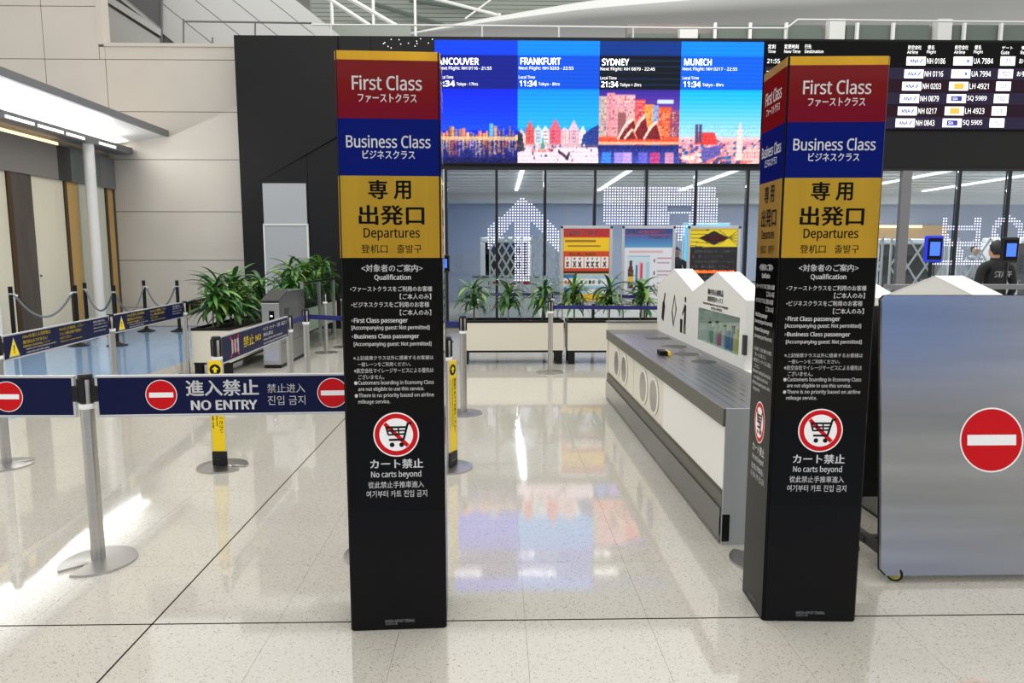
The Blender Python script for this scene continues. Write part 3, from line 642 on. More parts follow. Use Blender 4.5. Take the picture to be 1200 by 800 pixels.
LINES = [('First Class', c5(105, 140, 345, 192), 'white_print', .012), ('ファーストクラス', c5(125, 203, 327, 235), 'white_print', .035),
 ('Business Class', c5(84, 347, 374, 392), 'white_print', .012), ('ビジネスクラス', c5(140, 400, 320, 430), 'white_print', .035),
 ('専', c5(158, 503, 226, 570), 'black_print', .05), ('用', c5(246, 505, 306, 570), 'black_print', .05), ('出発口', c5(125, 590, 352, 660), 'black_print', .05),
 ('Departures', c5(142, 670, 336, 714), 'black_print', .012), ('登机口', c5(133, 727, 224, 757), 'black_print', .01), ('출발구', c5(256, 727, 342, 757), 'black_print', .01),
 ('<対象者のご案内>', c6(140, 35, 425, 70), 'white_print', .02), ('Qualification', c6(200, 82, 370, 112), 'white_print', .015),
 ('•ファーストクラスをご利用のお客様', c6(88, 137, 470, 162), 'white_print', .02), ('【ご本人のみ】', c6(318, 172, 465, 199), 'white_print', .02),
 ('•ビジネスクラスをご利用のお客様', c6(92, 210, 456, 236), 'white_print', .02), ('【ご本人のみ】', c6(318, 247, 465, 274), 'white_print', .02),
 ('•', c6(93, 294, 99, 302), 'white_print', 0), ('First Class passenger', c6(104, 285, 355, 314), 'white_print', .02), ('[Accompanying guest: Not permitted]', c6(93, 320, 457, 345), 'white_print', .015),
 ('•', c6(95, 368, 101, 376), 'white_print', 0), ('Business Class passenger', c6(106, 360, 408, 387), 'white_print', .02), ('[Accompanying guest: Not permitted]', c6(103, 397, 465, 421), 'white_print', .015),
 ('※上記座席クラス以外に搭乗するお客様は', c6(100, 462, 475, 482), 'white_print', .01), ('一般レーンをご利用ください。', c6(120, 492, 368, 512), 'white_print', .01),
 ('※航空会社マイレージサービスによる優先は', c6(103, 520, 475, 543), 'white_print', .01), ('ございません。', c6(122, 550, 243, 572), 'white_print', .01),
 ('※', c6(103, 580, 119, 598), 'white_print', .0), ('Customers boarding in Economy Class', c6(122, 578, 476, 602), 'white_print', .01), ('are not eligible to use this service.', c6(122, 608, 430, 631), 'white_print', .01),
 ('※', c6(105, 640, 121, 657), 'white_print', .0), ('There is no priority based on airline', c6(124, 637, 476, 661), 'white_print', .01), ('mileage service.', c6(122, 667, 270, 690), 'white_print', .01),
 ('カート禁止', c7(125, 190, 303, 222), 'white_print', .04), ('No carts beyond', c7(128, 230, 296, 257), 'white_print', .012),
 ('從此禁止手推車進入', c7(118, 265, 305, 287), 'white_print', .012), ('여기부터 카트 진입 금지', c7(112, 295, 315, 318), 'white_print', .01), ('HANEDA AIRPORT TERMINAL', c7(172, 727, 272, 737), 'grey_print', .01), ('羽田空港', c7(172, 738, 214, 745), 'grey_print', .01)]
zz = lambda y: at(460, y, 2.76).z * (PH / 2.325)
BANDS = [(57.5, 69.5, 'gold'), (69.5, 138, 'red_panel'), (138, 205, 'blue_panel'), (205, 301, 'gold'), (301, 598, 'black_gloss'), (598, 738, 'pillar_dark')]
def ngon(cx, cy, r, n=40, r2=None): return [(cx + r * math.cos(2 * math.pi * i / n), cy + (r2 or r) * math.sin(2 * math.pi * i / n)) for i in range(n)]
def cart_sign(par, org, U, V, cu, cv, r, ku, e):
    N = U.cross(V).normalized()
    def flat(polys, m, nm, k):
        b = B()
        for pl in polys: b.add([org + U * (cu + x * r * ku) + V * (cv + y * r) + N * (e * k) for x, y in pl], [tuple(range(len(pl)))])
        b.build(nm, m, par)
    flat([ngon(0, 0, 1.06)], 'white_print', 'sign_rim', 1); flat([ngon(0, 0, 1)], 'red_print', 'sign_ring', 2); flat([ngon(0, 0, .78)], 'white_print', 'sign_disc', 3)
    flat([[(-.60, .47), (-.47, .60), (.60, -.47), (.47, -.60)]], 'red_print', 'slash', 4)
    bar = lambda x0, y0, x1, y1, w: [(x0 - (y1 - y0) / math.hypot(x1 - x0, y1 - y0) * w, y0 + (x1 - x0) / math.hypot(x1 - x0, y1 - y0) * w), (x1 - (y1 - y0) / math.hypot(x1 - x0, y1 - y0) * w, y1 + (x1 - x0) / math.hypot(x1 - x0, y1 - y0) * w), (x1 + (y1 - y0) / math.hypot(x1 - x0, y1 - y0) * w, y1 - (x1 - x0) / math.hypot(x1 - x0, y1 - y0) * w), (x0 + (y1 - y0) / math.hypot(x1 - x0, y1 - y0) * w, y0 - (x1 - x0) / math.hypot(x1 - x0, y1 - y0) * w)]
    ps = [bar(.72, .56, .52, .52, .045), bar(.54, .54, .34, -.22, .05), bar(-.5, .36, .48, .36, .045), bar(-.46, .36, -.36, -.02, .04), bar(-.36, .0, .40, .04, .04), bar(-.34, -.24, .36, -.24, .05), bar(-.42, .18, .44, .20, .035), bar(-.2, .36, -.16, .0, .035), bar(.1, .36, .12, .0, .035), ngon(-.2, -.48, .11, 14), ngon(.24, -.48, .11, 14)]
    flat(ps, 'black_print', 'cart_symbol', 5)
def sign_pillar(label, loc, rz):
    p = T('sign_pillar', label, 'sign', loc, rz, 'class sign pillars')
    box('column_body', 'black_gloss', p, -PW / 2, PW / 2, 0, PD, 0, PH, c=.003)
    for nm, org, U, wd in (('front', (0, -.0035, 0), X3, PW), ('left', (-PW / 2 - .0035, PD / 2, 0), -Y3, PD), ('right', (PW / 2 + .0035, PD / 2, 0), Y3, PD)):
        org = Vector(org); N = U.cross(Z3)
        pans = []
        for y0, y1, mm in BANDS:
            z0, z1 = max(zz(y1), .002), min(zz(y0), PH - .002)
            b = B(); h = wd / 2 - .006
            b.prism([(-h, z0), (h, z0), (h, z1), (-h, z1)], U, Z3, -N, org, .0035); pans.append((z0, z1, b.build('sign_panel', mm, p)))
        for body, px, mm, bd in LINES:
            u0, u1, v0, v1 = lpbox(*px); text(body, next((q for a, b_, q in pans if a <= (v0 + v1) / 2 <= b_), p), org + N * .0008, U, Z3, (u0 * wd, u1 * wd, v0, v1), mm, bd, 2 if v1 - v0 > .02 else 1)
        u0, u1, v0, v1 = lpbox(464.5 - 24.5, 483.5, 464.5 + 24.5, 532.5)
        cart_sign(pans[4][2], org, U, Z3, (u0 + u1) / 2 * wd, (v0 + v1) / 2, (v1 - v0) / 2, wd / PW, .0006)
    return p
sign_pillar('left black sign pillar with red, blue and gold top, beside the no entry barrier', (-.412, 2.757, 0), math.radians(2.6))
sign_pillar('right black sign pillar with red, blue and gold top, beside the steel board', (1.330, 2.785, 0), math.radians(-2.4))

# ------------------------------------------------------------------ belt stanchions and their boards
def base_mesh(slot):
    n = 72; out = []
    for i in range(n):
        a = 2 * math.pi * i / n; d = (a - slot + math.pi) % (2 * math.pi) - math.pi
        r = .178
        if abs(d) < .20: r = .075
        out.append((r, a))
    vs = [(0, 0, .022)]; fs = []
    for z, k in ((.020, .35), (.012, 1.0), (0.0, 1.0)):
        for r, a in out: rr = r * k if k < 1 and r > .1 else (r if k >= 1 else min(r, .178 * k)); vs.append((rr * math.cos(a), rr * math.sin(a), z))
    for i in range(n):
        j = (i + 1) % n; fs.append((0, 1 + i, 1 + j))
        for q in range(2): fs.append((1 + q * n + i, 1 + (q + 1) * n + i, 1 + (q + 1) * n + j, 1 + q * n + j))
    fs.append(tuple(1 + 2 * n + i for i in reversed(range(n))))
    return B().add(vs, fs).mesh('base', 'steel', True)
BASES = {}
def stanchion(label, x, y, slot=-2.1, h=.97):
    s = T('belt_stanchion', label, 'stanchion', (x, y, 0), 0, 'steel belt stanchions')
    if slot not in BASES: BASES[slot] = base_mesh(slot)
    link('base', BASES[slot], s)
    B().lathe([(.032, .02), (.0325, .03), (.0325, h - .17)], 20).build('pole', 'steel', s, True)
    B().lathe([(.036, h - .17), (.038, h - .165), (.038, h - .15), (.036, h - .145)], 20).build('collar', 'pure_white', s, True)
    B().lathe([(.030, h - .145), (.030, h - .012), (.026, h - .004), (.022, h)], 20).build('head', 'steel', s, True)
    for k in range(4):
        a = k * math.pi / 2; c_, s_n = math.cos(a), math.sin(a)
        B().prism([(-.013, h - .14), (.013, h - .14), (.013, h - .02), (-.013, h - .02)], (-s_n, c_, 0), Z3, (c_, s_n, 0), (c_ * .027, s_n * .027, 0), .011).build('belt_slot', 'black_metal', s)
    B().lathe([(.034, h - .022), (.034, h - .006), (.028, h + .003)], 20).build('cap', 'black_metal', s, True)
    return s
SP = {}
for key, lab, x, y, sl_ in (('main', 'nearest steel belt stanchion, between the two no entry boards', -2.036, 3.44, -2.1),
        ('edge', 'steel belt stanchion at the left picture edge, holding a warning board', -3.66, 5.13, .5),
        ('yellow', 'steel belt stanchion carrying the yellow sign with visible base, left of the pillar', -2.036, 5.06, -.3),
        ('mid', 'steel belt stanchion holding the far end of the forbidden items board', -2.07, 6.95, -1.0),
        ('belt', 'steel belt stanchion with a blue belt, in front of the fare gate', -2.12, 7.75, -1.0),
        ('warn', 'steel belt stanchion between the two warning triangle boards', -3.88, 7.06, -1.0),
        ('far', 'steel belt stanchion beside the corner of the left planter', -4.05, 9.1, -1.0),
        ('farther', 'steel belt stanchion half hidden behind the left planter plants', -4.35, 11.2, -1.0),
        ('aisle', 'steel belt stanchion in the aisle right of the left pillar', -.33, 6.78, 2.6),
        ('aisle_yellow', 'steel belt stanchion with yellow sign peeking out behind the left pillar', -.36, 5.0, 2.6),
        ('planter', 'steel belt stanchion in front of the gap between two planters', .714, 9.2, 2.0),
        ('post_a', 'steel belt stanchion behind the fare gate, nearer of the two by the glass', -2.75, 11.2, 2.0),
        ('post_b', 'steel belt stanchion behind the fare gate, touching the left pillar edge', -2.62, 11.9, 2.0),
        ('behind_pillar', 'steel belt stanchion hidden behind the left pillar', -.62, 3.5, 2.0),
        ('right_a', 'steel belt stanchion behind the long planter, by the waste station', 2.3, 9.0, 2.0),
        ('left_out', 'steel belt stanchion at the far left end of the left no entry board', -3.36, 3.47, 2.0),
        ('base_peek', 'steel belt stanchion whose foot peeks out left of the right pillar', 1.37, 3.37, 2.0)):
    SP[key] = stanchion(lab, x, y, sl_)
def span(a, b): p, q = Vector(SP[a].location), Vector(SP[b].location); d = q - p; return p, d, d.length, math.atan2(d.y, d.x)
def belt(label, a, b, z=.885, m='belt_blue'):
    p, d, l, an = span(a, b)
    r = tag(B().box(.04, l - .04, -.0015, .0015, z - .025, z + .025).build('belt', m), label, 'belt', 'blue retractable belts'); r.location = p; r.rotation_euler.z = an
    return r
belt('short blue belt between the two stanchions in front of the fare gate', 'mid', 'belt')
belt('blue belt running from the fare gate stanchion behind the left pillar', 'belt', 'aisle')
belt('blue belt in front of the planter plants, sloping to the waste station', 'planter', 'right_a', .88)
def board(label, a, b, z0, z1, fn, gap=.05, name='barrier_board'):
    p, d, l, an = span(a, b)
    r = T(name, label, 'barrier sign', p, an, 'navy barrier boards'); w0, w1 = gap, l - gap
    pn = box('panel', 'navy', r, w0 + .012, w1 - .012, -.008, .008, z0 + .012, z1 - .012)
    for q0, q1 in ((z0, z0 + .012), (z1 - .012, z1)): box('rail', 'aluminium', r, w0, w1, -.012, .012, q0, q1, c=.002)
    for q0, q1 in ((w0, w0 + .012), (w1 - .012, w1)): box('end_cap', 'aluminium', r, q0, q1, -.011, .011, z0 + .012, z1 - .012)
    for q in (w0 - .022, w1 - .012): box('bracket', 'black_metal', r, q, q + .034, -.016, .016, z1 - .13, z1 - .05, c=.003)
    fn(pn, Vector((0, -.0088, 0)), w0, w1, z0, z1); return r
def no_entry(par, org, U, V, cu, cv, r):
    N = U.cross(V)
    def f(pl, m, nm, k): B().add([org + U * x + V * y + N * (.0006 * k) for x, y in pl], [tuple(range(len(pl)))]).build(nm, m, par)
    f(ngon(cu, cv, r * 1.05), 'white_print', 'sign_rim', 1); f(ngon(cu, cv, r), 'red_print', 'sign_disc', 2); f([(cu - r * .80, cv - r * .17), (cu + r * .80, cv - r * .17), (cu + r * .80, cv + r * .17), (cu - r * .80, cv + r * .17)], 'white_print', 'sign_bar', 3)
def noentry_board(r, o, a, b, z0, z1):
    w = b - a; h = z1 - z0; K = lambda x: a + (x - 107) / 300. * 1.243; zc = lambda y: z1 - (y - 441) / 50. * h
    no_entry(r, o, X3, Z3, K(183), zc(465), .073); no_entry(r, o, X3, Z3, K(386), zc(465), .073)
    text('進入禁止', r, o + Vector((0, -.001, 0)), X3, Z3, (K(212), K(298), zc(467), zc(447.5)), 'white_print', .045)
    text('NO ENTRY', r, o + Vector((0, -.001, 0)), X3, Z3, (K(217), K(295.5), zc(484), zc(472)), 'white_print', .03)
    text('禁止进入', r, o + Vector((0, -.001, 0)), X3, Z3, (K(308), K(353), zc(464), zc(453)), 'white_print', .005)
    text('진입 금지', r, o + Vector((0, -.001, 0)), X3, Z3, (K(308), K(353), zc(479), zc(467.5)), 'white_print', .005)
board('navy no entry barrier board beside the left pillar', 'main', 'behind_pillar', .755, .965, noentry_board)
def noentry_left(r, o, a, b, z0, z1):
    no_entry(r, o, X3, Z3, b - .335, (z0 + z1) / 2, .073); no_entry(r, o, X3, Z3, a + .2, (z0 + z1) / 2, .073)
    text('進入禁止', r, o + Vector((0, -.001, 0)), X3, Z3, (a + .32, a + .68, z0 + .1, z0 + .18), 'white_print', .02); text('NO ENTRY', r, o + Vector((0, -.001, 0)), X3, Z3, (a + .34, a + .66, z0 + .03, z0 + .08), 'white_print', .03)
board('navy no entry barrier board cut off by the left picture edge', 'left_out', 'main', .755, .965, noentry_left)
def warn_board(r, o, a, b, z0, z1):
    w = b - a; h = z1 - z0; o = o + Vector((0, -.001, 0)); q = lambda t: a + w * t; v = lambda t: z0 + h * t
    tri = lambda s, k, m, nm: B().add([o + X3 * (q(.08) + x * s) + Z3 * (v(.42) + y * s) + Vector((0, -.0006 * k, 0)) for x, y in ((-.5, -.42), (.5, -.42), (0, .58))], [(0, 1, 2)]).build(nm, m, r)
    tri(.15, 0, 'grey_print', 'triangle_rim'); tri(.128, 1, 'yellow_print', 'warning_triangle')
    text('!', r, o + Vector((0, -.0016, 0)), X3, Z3, (q(.08) - .007, q(.08) + .007, v(.24), v(.56)), 'black_print', .03)
    for t, x0, x1, y0, y1, m in (('100mlを超える液体物は', .15, .38, .72, .88, 'yellow_print'), ('機内持込みできません！', .15, .35, .50, .66, 'yellow_print'), ('国際線の保安検査について', .15, .37, .36, .45, 'yellow_print'), ('Liquids over 100ml cannot be carried', .17, .42, .24, .32, 'white_print'), ('onto the aircraft cabin', .17, .36, .12, .20, 'white_print'),
            ('100ml以上の液体物、スプレー', .46, .71, .72, .86, 'yellow_print'), ('ジェル類は預け荷物に', .46, .68, .52, .66, 'yellow_print'), ('入れてください', .46, .57, .34, .47, 'yellow_print'), ('100ml or more liquids', .46, .68, .20, .28, 'yellow_print'),
            ('容器は透明な袋に', .81, .95, .76, .86, 'white_print'), ('入れてお持ちください', .81, .98, .62, .72, 'white_print'), ('Please use a clear bag', .81, .97, .46, .54, 'white_print'), ('at the security check', .81, .95, .30, .38, 'white_print')):
        text(t, r, o, X3, Z3, (q(x0), q(x1), v(y0), v(y1)), m, .012, 1)
board('navy warning triangle barrier board at the left picture edge, nearer one', 'edge', 'warn', .77, .965, warn_board, .06)
board('navy warning triangle barrier board left of the planter, middle one', 'warn', 'far', .77, .965, warn_board, .06)
board('navy warning triangle barrier board behind the planter plants, farthest one', 'far', 'farther', .77, .965, warn_board, .06)
def forbid_board(r, o, a, b, z0, z1):
    w = b - a; h = z1 - z0; o = o + Vector((0, -.001, 0)); q = lambda t: a + w * t; v = lambda t: z0 + h * t
    for s in (1, -1):
        x0, x1 = q(.1), q(.22)
        B().add([o + X3 * x + Z3 * z for x, z in ((x0, v(.5 - s * .36)), (x0 + .02, v(.5 - s * .40)), (x1, v(.5 + s * .36)), (x1 - .02, v(.5 + s * .40)))], [(0, 1, 2, 3)]).build('red_cross_bar', 'red_print', r)
    for k in range(3): B().add([o + X3 * x + Z3 * z + Vector((0, -.0006, 0)) for x, z in ((q(.12 + .035 * k), v(.25)), (q(.14 + .035 * k), v(.25)), (q(.14 + .035 * k), v(.75)), (q(.12 + .035 * k), v(.75)))], [(0, 1, 2, 3)]).build('bottle_symbol', 'grey_print', r)
    for t, x0, x1, y0, y1, m in (('禁止', .27, .42, .30, .72, 'yellow_print'), ('NO', .44, .52, .38, .62, 'yellow_print'), ('ナイフ・カッター・工具・高圧ガス', .56, .97, .66, .84, 'white_print'), ('持込禁止', .56, .72, .44, .6, 'white_print'), ('Knives, cutters, tools and sprays', .56, .88, .26, .36, 'white_print'), ('are not allowed in the cabin baggage', .56, .97, .1, .2, 'white_print')):
        text(t, r, o, X3, Z3, (q(x0), q(x1), v(y0), v(y1)), m, .02, 1)
board('navy forbidden items barrier board with yellow lettering above the yellow sign', 'yellow', 'mid', .755, .965, forbid_board, .06)

def yellow_sign(label, x, y, rz):
    r = T('queue_sign', label, 'sign', (x, y, 0), rz, 'yellow queue signs')
    pn = box('panel', 'yellow_sign', r, -.052, .052, -.045, -.037, .13, .80, c=.002); ft = box('foot', 'black_metal', r, -.054, .054, -.048, -.034, .022, .13, c=.003)
    for s in (-1, 1): box('side_rail', 'aluminium', r, s * .052 - .004, s * .052 + .004, -.046, -.036, .13, .80)
    o = Vector((0, -.0458, 0))
    B().add([o + X3 * a + Z3 * (.735 + b) for a, b in ngon(0, 0, .04, 28)], [tuple(range(28))]).build('symbol_disc', 'black_print', pn)
    B().add([o + Vector((a * .026, -.0006, .735 + b * .026)) for a, b in ((-1, .1), (0, 1), (1, .1), (.4, .1), (.4, -.8), (-.4, -.8), (-.4, .1))], [tuple(range(7))]).build('symbol_arrow', 'yellow_print', pn)
    for t, u0, u1, v0, v1, m in (('間隔をあけてお待ちください', -.67, -.27, .010, .040, 'black_print'), ('Please keep your distance in this waiting zone', -.67, -.32, -.014, .002, 'black_print'), ('请保持距离等候', -.67, -.30, -.040, -.028, 'grey_print')):
        text(t, pn, o + Vector((0, -.0006, 0)), -Z3, X3, (u0, u1, v0, v1), m, .015, 1)
    text('羽田空港', ft, Vector((0, -.0488, 0)), X3, Z3, (-.025, .025, .06, .075), 'grey_print', .01, 1)
yellow_sign('yellow upright queue sign on the stanchion left of the pillar', -2.036, 5.06, 0)
yellow_sign('narrow yellow queue sign showing its edge behind the left pillar', -.36, 5.0, math.radians(62))

# ------------------------------------------------------------------ rope posts on the blue floor
RP = {}
def rope_post(key, label, x, y):
    r = T('rope_post', label, 'post', (x, y, 0), 0, 'black rope posts')
    B().lathe([(.17, 0), (.17, .012), (.06, .05), (.04, .07)], 24).build('base', 'black_metal', r, True)
    B().cyl(0, 0, .06, 1.04, .033, 16).build('pole', 'black_metal', r, True)
    B().lathe([(.036, .92), (.036, .945)], 16).build('ring', 'aluminium', r, True)
    B().lathe([(.028, 1.04), (.038, 1.045), (.038, 1.05), (.02, 1.055)], 16).build('cap', 'black_metal', r, True)
    RP[key] = Vector((x, y, 0))
for key, lab, x, y in (('a', 'black rope post at the far left by the dark wood panel', -8.0 + .0, 11.65), ('b', 'black rope post in front of the gold panel by the white column', -7.28, 12.2), ('c', 'black rope post right behind the gold panel post', -7.75, 13.3), ('d', 'black rope post behind the stanchion between the warning boards', -6.62, 12.2), ('e', 'black rope post against the beige wall, second from the planter', -7.28, 14.56), ('f', 'black rope post nearest to the plants by the beige wall', -6.6, 14.56)):
    rope_post(key, lab, x, y)
def rope(label, a, b, sag=.42):
    p, q = RP[a] + Vector((0, 0, .93)), RP[b] + Vector((0, 0, .93)); d = (q - p).normalized()
    p, q = p + d * .04, q - d * .04
    pts = [p.lerp(q, t / 16) - Vector((0, 0, sag * (1 - (2 * t / 16 - 1) ** 2))) for t in range(17)]
    o = T('barrier_rope', label, 'rope', p, 0, 'grey sagging ropes')
    B().tube([v - p for v in pts], .017, 8).build('rope', 'rope', o, True)
    for v, s in ((p, 1), (q, -1)): B().tube([v - p - d * (.008 * s), v - p + d * (.05 * s) - Vector((0, 0, .04))], .021, 8).build('hook', 'aluminium', o, True)
rope('grey rope sagging in front of the dark wood panel', 'a', 'b', .40); rope('grey rope sagging from the white column towards the warning boards', 'c', 'd', .36)
rope('grey rope sagging along the beige wall left of the plants', 'e', 'f', .42); rope('grey rope sagging in front of the pale wall behind the warning board', 'd', 'e', .42)

# ------------------------------------------------------------------ plants
def leaf_mesh(name, droop, width, m):
    n = 7; vs = []; fs = []; x = z = 0; a = 0
    for k in range(n + 1):
        t = k / n; w = width * math.sin(math.pi * (t * .86 + .10)) ** .8 if k < n else 0.002
        vs += [(x, -w, z + w * .35), (x, 0, z), (x, w, z + w * .35)]
        a = -droop * t; x += math.cos(a) / n; z += math.sin(a) / n
    for k in range(n):
        for j in range(2): fs.append((k * 3 + j, k * 3 + 3 + j, k * 3 + 4 + j, k * 3 + 1 + j))
    return B().add(vs, fs).mesh(name, m, True)
LEAVES = [leaf_mesh('leaf', d, w, m) for d, w, m in ((1.3, .065, 'leaf_dark'), (1.9, .07, 'leaf_mid'), (.8, .06, 'leaf_mid'), (1.5, .075, 'leaf_light'), (2.2, .06, 'leaf_dark'), (1.1, .07, 'leaf_dark'))]
def plant(label, loc, h, tiers, nl, ln, group, stems=2, spread=.06, name='leafy_plant'):
    p = T(name, label, 'plant', loc, random.uniform(0, 6), group)
    for s in range(stems):
        ax, ay = (random.uniform(-spread, spread), random.uniform(-spread, spread)) if stems > 1 else (0, 0)
        tx, ty = ax + random.uniform(-.04, .04), ay + random.uniform(-.04, .04); hs = h * (1 if s == 0 else random.uniform(.6, .95))
        B().tube([(ax, ay, 0), ((ax + tx) / 2 + .01, (ay + ty) / 2, hs / 2), (tx, ty, hs)], .011, 6).build('stem', 'stem', p, True)
        for t in range(tiers):
            zt = hs * (1 - .52 * t / max(1, tiers - 1)) if tiers > 1 else hs
            for k in range(nl):
                az = 2 * math.pi * (k + random.uniform(-.3, .3)) / nl + t; pitch = random.uniform(-.9, .15) if k % 4 else random.uniform(-1.3, -.8)
                l = ln * random.uniform(.7, 1.15); f = zt / hs
                link('leaf', random.choice(LEAVES), p, (ax + (tx - ax) * f, ay + (ty - ay) * f, zt - random.uniform(0, .05)), (random.uniform(-.3, .3), pitch, az), (l, l * random.uniform(.9, 1.4), l))
    return p
def planter(label, x0, x1, y0, y1, z0, z1, leg=.07):
    r = T('planter_box', label, 'planter', ((x0 + x1) / 2, (y0 + y1) / 2, 0), 0, 'cream planter boxes'); w, d = (x1 - x0) / 2, (y1 - y0) / 2; t = .025
    for nm, a in (('side_panel', (-w, w, -d, -d + t)), ('side_panel', (-w, w, d - t, d)), ('side_panel', (-w, -w + t, -d + t, d - t)), ('side_panel', (w - t, w, -d + t, d - t))): box(nm, 'planter_cream', r, *a, z0, z1)
    B().box(-w - .004, w + .004, -d - .004, -d + t, z1, z1 + .035).box(-w - .004, w + .004, d - t, d + .004, z1, z1 + .035).box(-w - .004, -w + t, -d + t, d - t, z1, z1 + .035).box(w - t, w + .004, -d + t, d - t, z1, z1 + .035).build('rim', 'black', r)
    box('soil', 'soil', r, -w + t, w - t, -d + t, d - t, z0, z1 - .01)
    box('base_frame', 'black', r, -w + .01, w - .01, -d + .01, d - .01, z0 - .03, z0)
    for sx in (-1, 1):
        for sy in (-1, 1): box('leg', 'black', r, sx * (w - .06) - .045, sx * (w - .06) + .045, sy * (d - .06) - .045, sy * (d - .06) + .045, 0, z0 - .03)
    return r
planter('long cream planter box with plants behind the aisle', -.52, .96, 9.95, 10.4, .20, .60)
planter('cream planter box with plants next to the waste station', 1.02, 2.5, 9.92, 10.37, .20, .60)
for k, (x, ph) in enumerate(((-.33, .52), (.17, .50), (.66, .52), (1.14, .52), (1.65, .50), (2.1, .52))):
    plant(['strap leaved plant at the left end of the long planter behind the aisle', 'strap leaved plant in the middle of the long planter behind the aisle', 'strap leaved plant at the right end of the long planter, behind the stanchion', 'strap leaved plant below the left poster board', 'strap leaved plant between the left and middle poster boards', 'strap leaved plant nearest to the waste station gable'][k], (x, 10.17, .58), ph, 4, 15, .37, 'plants of the planters behind the aisle', 1)
planter('near cream planter box with a leafy clump beside the fare gate', -4.0, -3.5, 9.15, 11.0, .16, .58)
planter('far cream planter box with leafy plants behind the fare gate', -3.85, -3.25, 11.6, 14.2, .26, .66)
for k, (x, y, h) in enumerate(((-3.80, 9.5, .62), (-3.68, 9.95, .55), (-3.85, 10.3, .62), (-3.7, 10.75, .6), (-3.5, 11.8, .66), (-3.65, 12.3, .72), (-3.45, 12.7, .68), (-3.6, 13.2, .74), (-3.4, 13.6, .7), (-3.55, 14.0, .74))):
    plant(['big leafy plant at the front corner of the near left planter', 'second leafy plant of the near left planter, by the fare gate', 'third leafy plant of the near left planter', 'last leafy plant of the near left planter', 'first leafy plant of the far left planter', 'second leafy plant of the far left planter', 'third leafy plant of the far left planter', 'fourth leafy plant of the far left planter, below the grey door', 'fifth leafy plant of the far left planter', 'farthest leafy plant of the far left planter'][k], (x, y, .6 if k < 4 else .66), h, 3, 10, .42, 'plants of the left planters', 3, .13)

# ------------------------------------------------------------------ fare gate and glass rail
fg = T('fare_gate', 'steel fare gate cabinet with sloped dark top beside the left planter', 'gate', (-3.12, 9.65, 0))
B().prism([(0, .05), (1.25, .05), (1.25, 1.05), (.42, 1.05), (.02, .93), (0, .90)], Y3, Z3, X3, (-.12, 0, 0), .24).build('cabinet', 'steel', fg)
B().prism([(-.01, .945), (.41, 1.07), (.41, 1.058), (-.01, .930)], Y3, Z3, X3, (-.125, 0, 0), .25).build('sloped_top', 'charcoal', fg)
box('kick_plate', 'black', fg, -.115, .115, .01, 1.24, 0, .05); box('card_reader', 'black_gloss', fg, -.02, .05, -.012, 0, .62, .80, c=.004)
box('front_panel', 'steel_bright', fg, -.10, .10, -.006, 0, .1, .58); box('status_light', 'screen_white', fg, .0, .03, -.016, -.012, .72, .74)
box('side_seam', 'charcoal', fg, .12, .122, .1, 1.15, .33, .335); box('side_display', 'charcoal', fg, .12, .124, .25, .45, .7, .82)
gr = T('glass_rail', 'low glass rail with steel posts behind the fare gate', 'railing', (-3.05, 11.0, 0))
for k, y in enumerate((0.0, 1.05, 2.1)): box('post', 'steel', gr, -.025, .025, y - .025, y + .025, 0, 1.12, c=.004)
box('handrail', 'steel_bright', gr, -.03, .03, -.03, 2.13, 1.12, 1.15)
for y in (.03, 1.08): box('glass_pane', 'clear_glass', gr, -.006, .006, y, y + .99, .1, 1.1)

# ------------------------------------------------------------------ poster stands and the belts beyond
def poster_stand(label, x0, x1, y, paint, texts):
    w = (x1 - x0) / 2; r = T('poster_stand', label, 'poster', ((x0 + x1) / 2, y, 0), 0, 'poster stands'); zt, zb = 2.02, .80; f = .045
    for a in ((-w, w, zt - f, zt), (-w, w, zb, zb + f), (-w, -w + f, zb + f, zt - f), (w - f, w, zb + f, zt - f)): box('frame_bar', 'aluminium', r, a[0], a[1], -.015, .02, a[2], a[3], c=.004)
    for s in (-1, 1):
        box('corner_cap', 'charcoal', r, s * (w - .02) - .02, s * (w - .02) + .02, -.017, -.012, zt - .04, zt - .002); box('leg', 'aluminium', r, s * (w - .04) - .015, s * (w - .04) + .015, .02, .05, .02, zt - .1)
        box('foot', 'aluminium', r, s * (w - .04) - .02, s * (w - .04) + .02, -.25, .25, 0, .02)
    box('back_board', 'white_panel', r, -w + f, w - f, 0, .018, zb + f, zt - f)
    o = Vector((-w + f, -.002, zb + f)); U, V = 2 * (w - f), zt - zb - 2 * f
    pp = paint.build('poster_print', r, o, (U, 0, 0), (0, 0, V), 'paper_print')
    for t, x0_, y0_, x1_, y1_, m in texts: text(t, pp, o + Vector((0, -.003, 0)), X3, Z3, (x0_ * U, x1_ * U, (1 - y1_) * V, (1 - y0_) * V), m, .015, 1)
    return r
p1 = Paint(70, 96, (236, 170, 30)); p1.rect(.02, 0, .98, .12, (206, 36, 34)); p1.rect(.02, .12, .98, .30, (250, 204, 20)); p1.rect(.04, .16, .7, .19, (150, 110, 30)); p1.rect(.1, .23, .8, .25, (150, 110, 30))
p1.rect(.02, .31, .98, .58, (216, 70, 30))
for a, b in ((.04, .17), (.19, .44), (.46, .80), (.82, .97)): p1.rect(a, .39, b, .54, (248, 240, 236))
for x in (.10, .25, .36, .53, .63, .73, .89): p1.line(x - .03, .45, x + .03, .53, .012, (60, 30, 30)); p1.line(x + .03, .45, x - .03, .53, .012, (60, 30, 30)); p1.rect(x - .02, .40, x + .02, .43, (120, 110, 110))
p1.rect(.02, .585, .98, .615, (40, 34, 30)); p1.rect(.02, .62, .98, .80, (176, 208, 226)); p1.rect(.02, .63, .3, .68, (50, 120, 190)); p1.rect(.02, .69, .94, .78, (240, 242, 244))
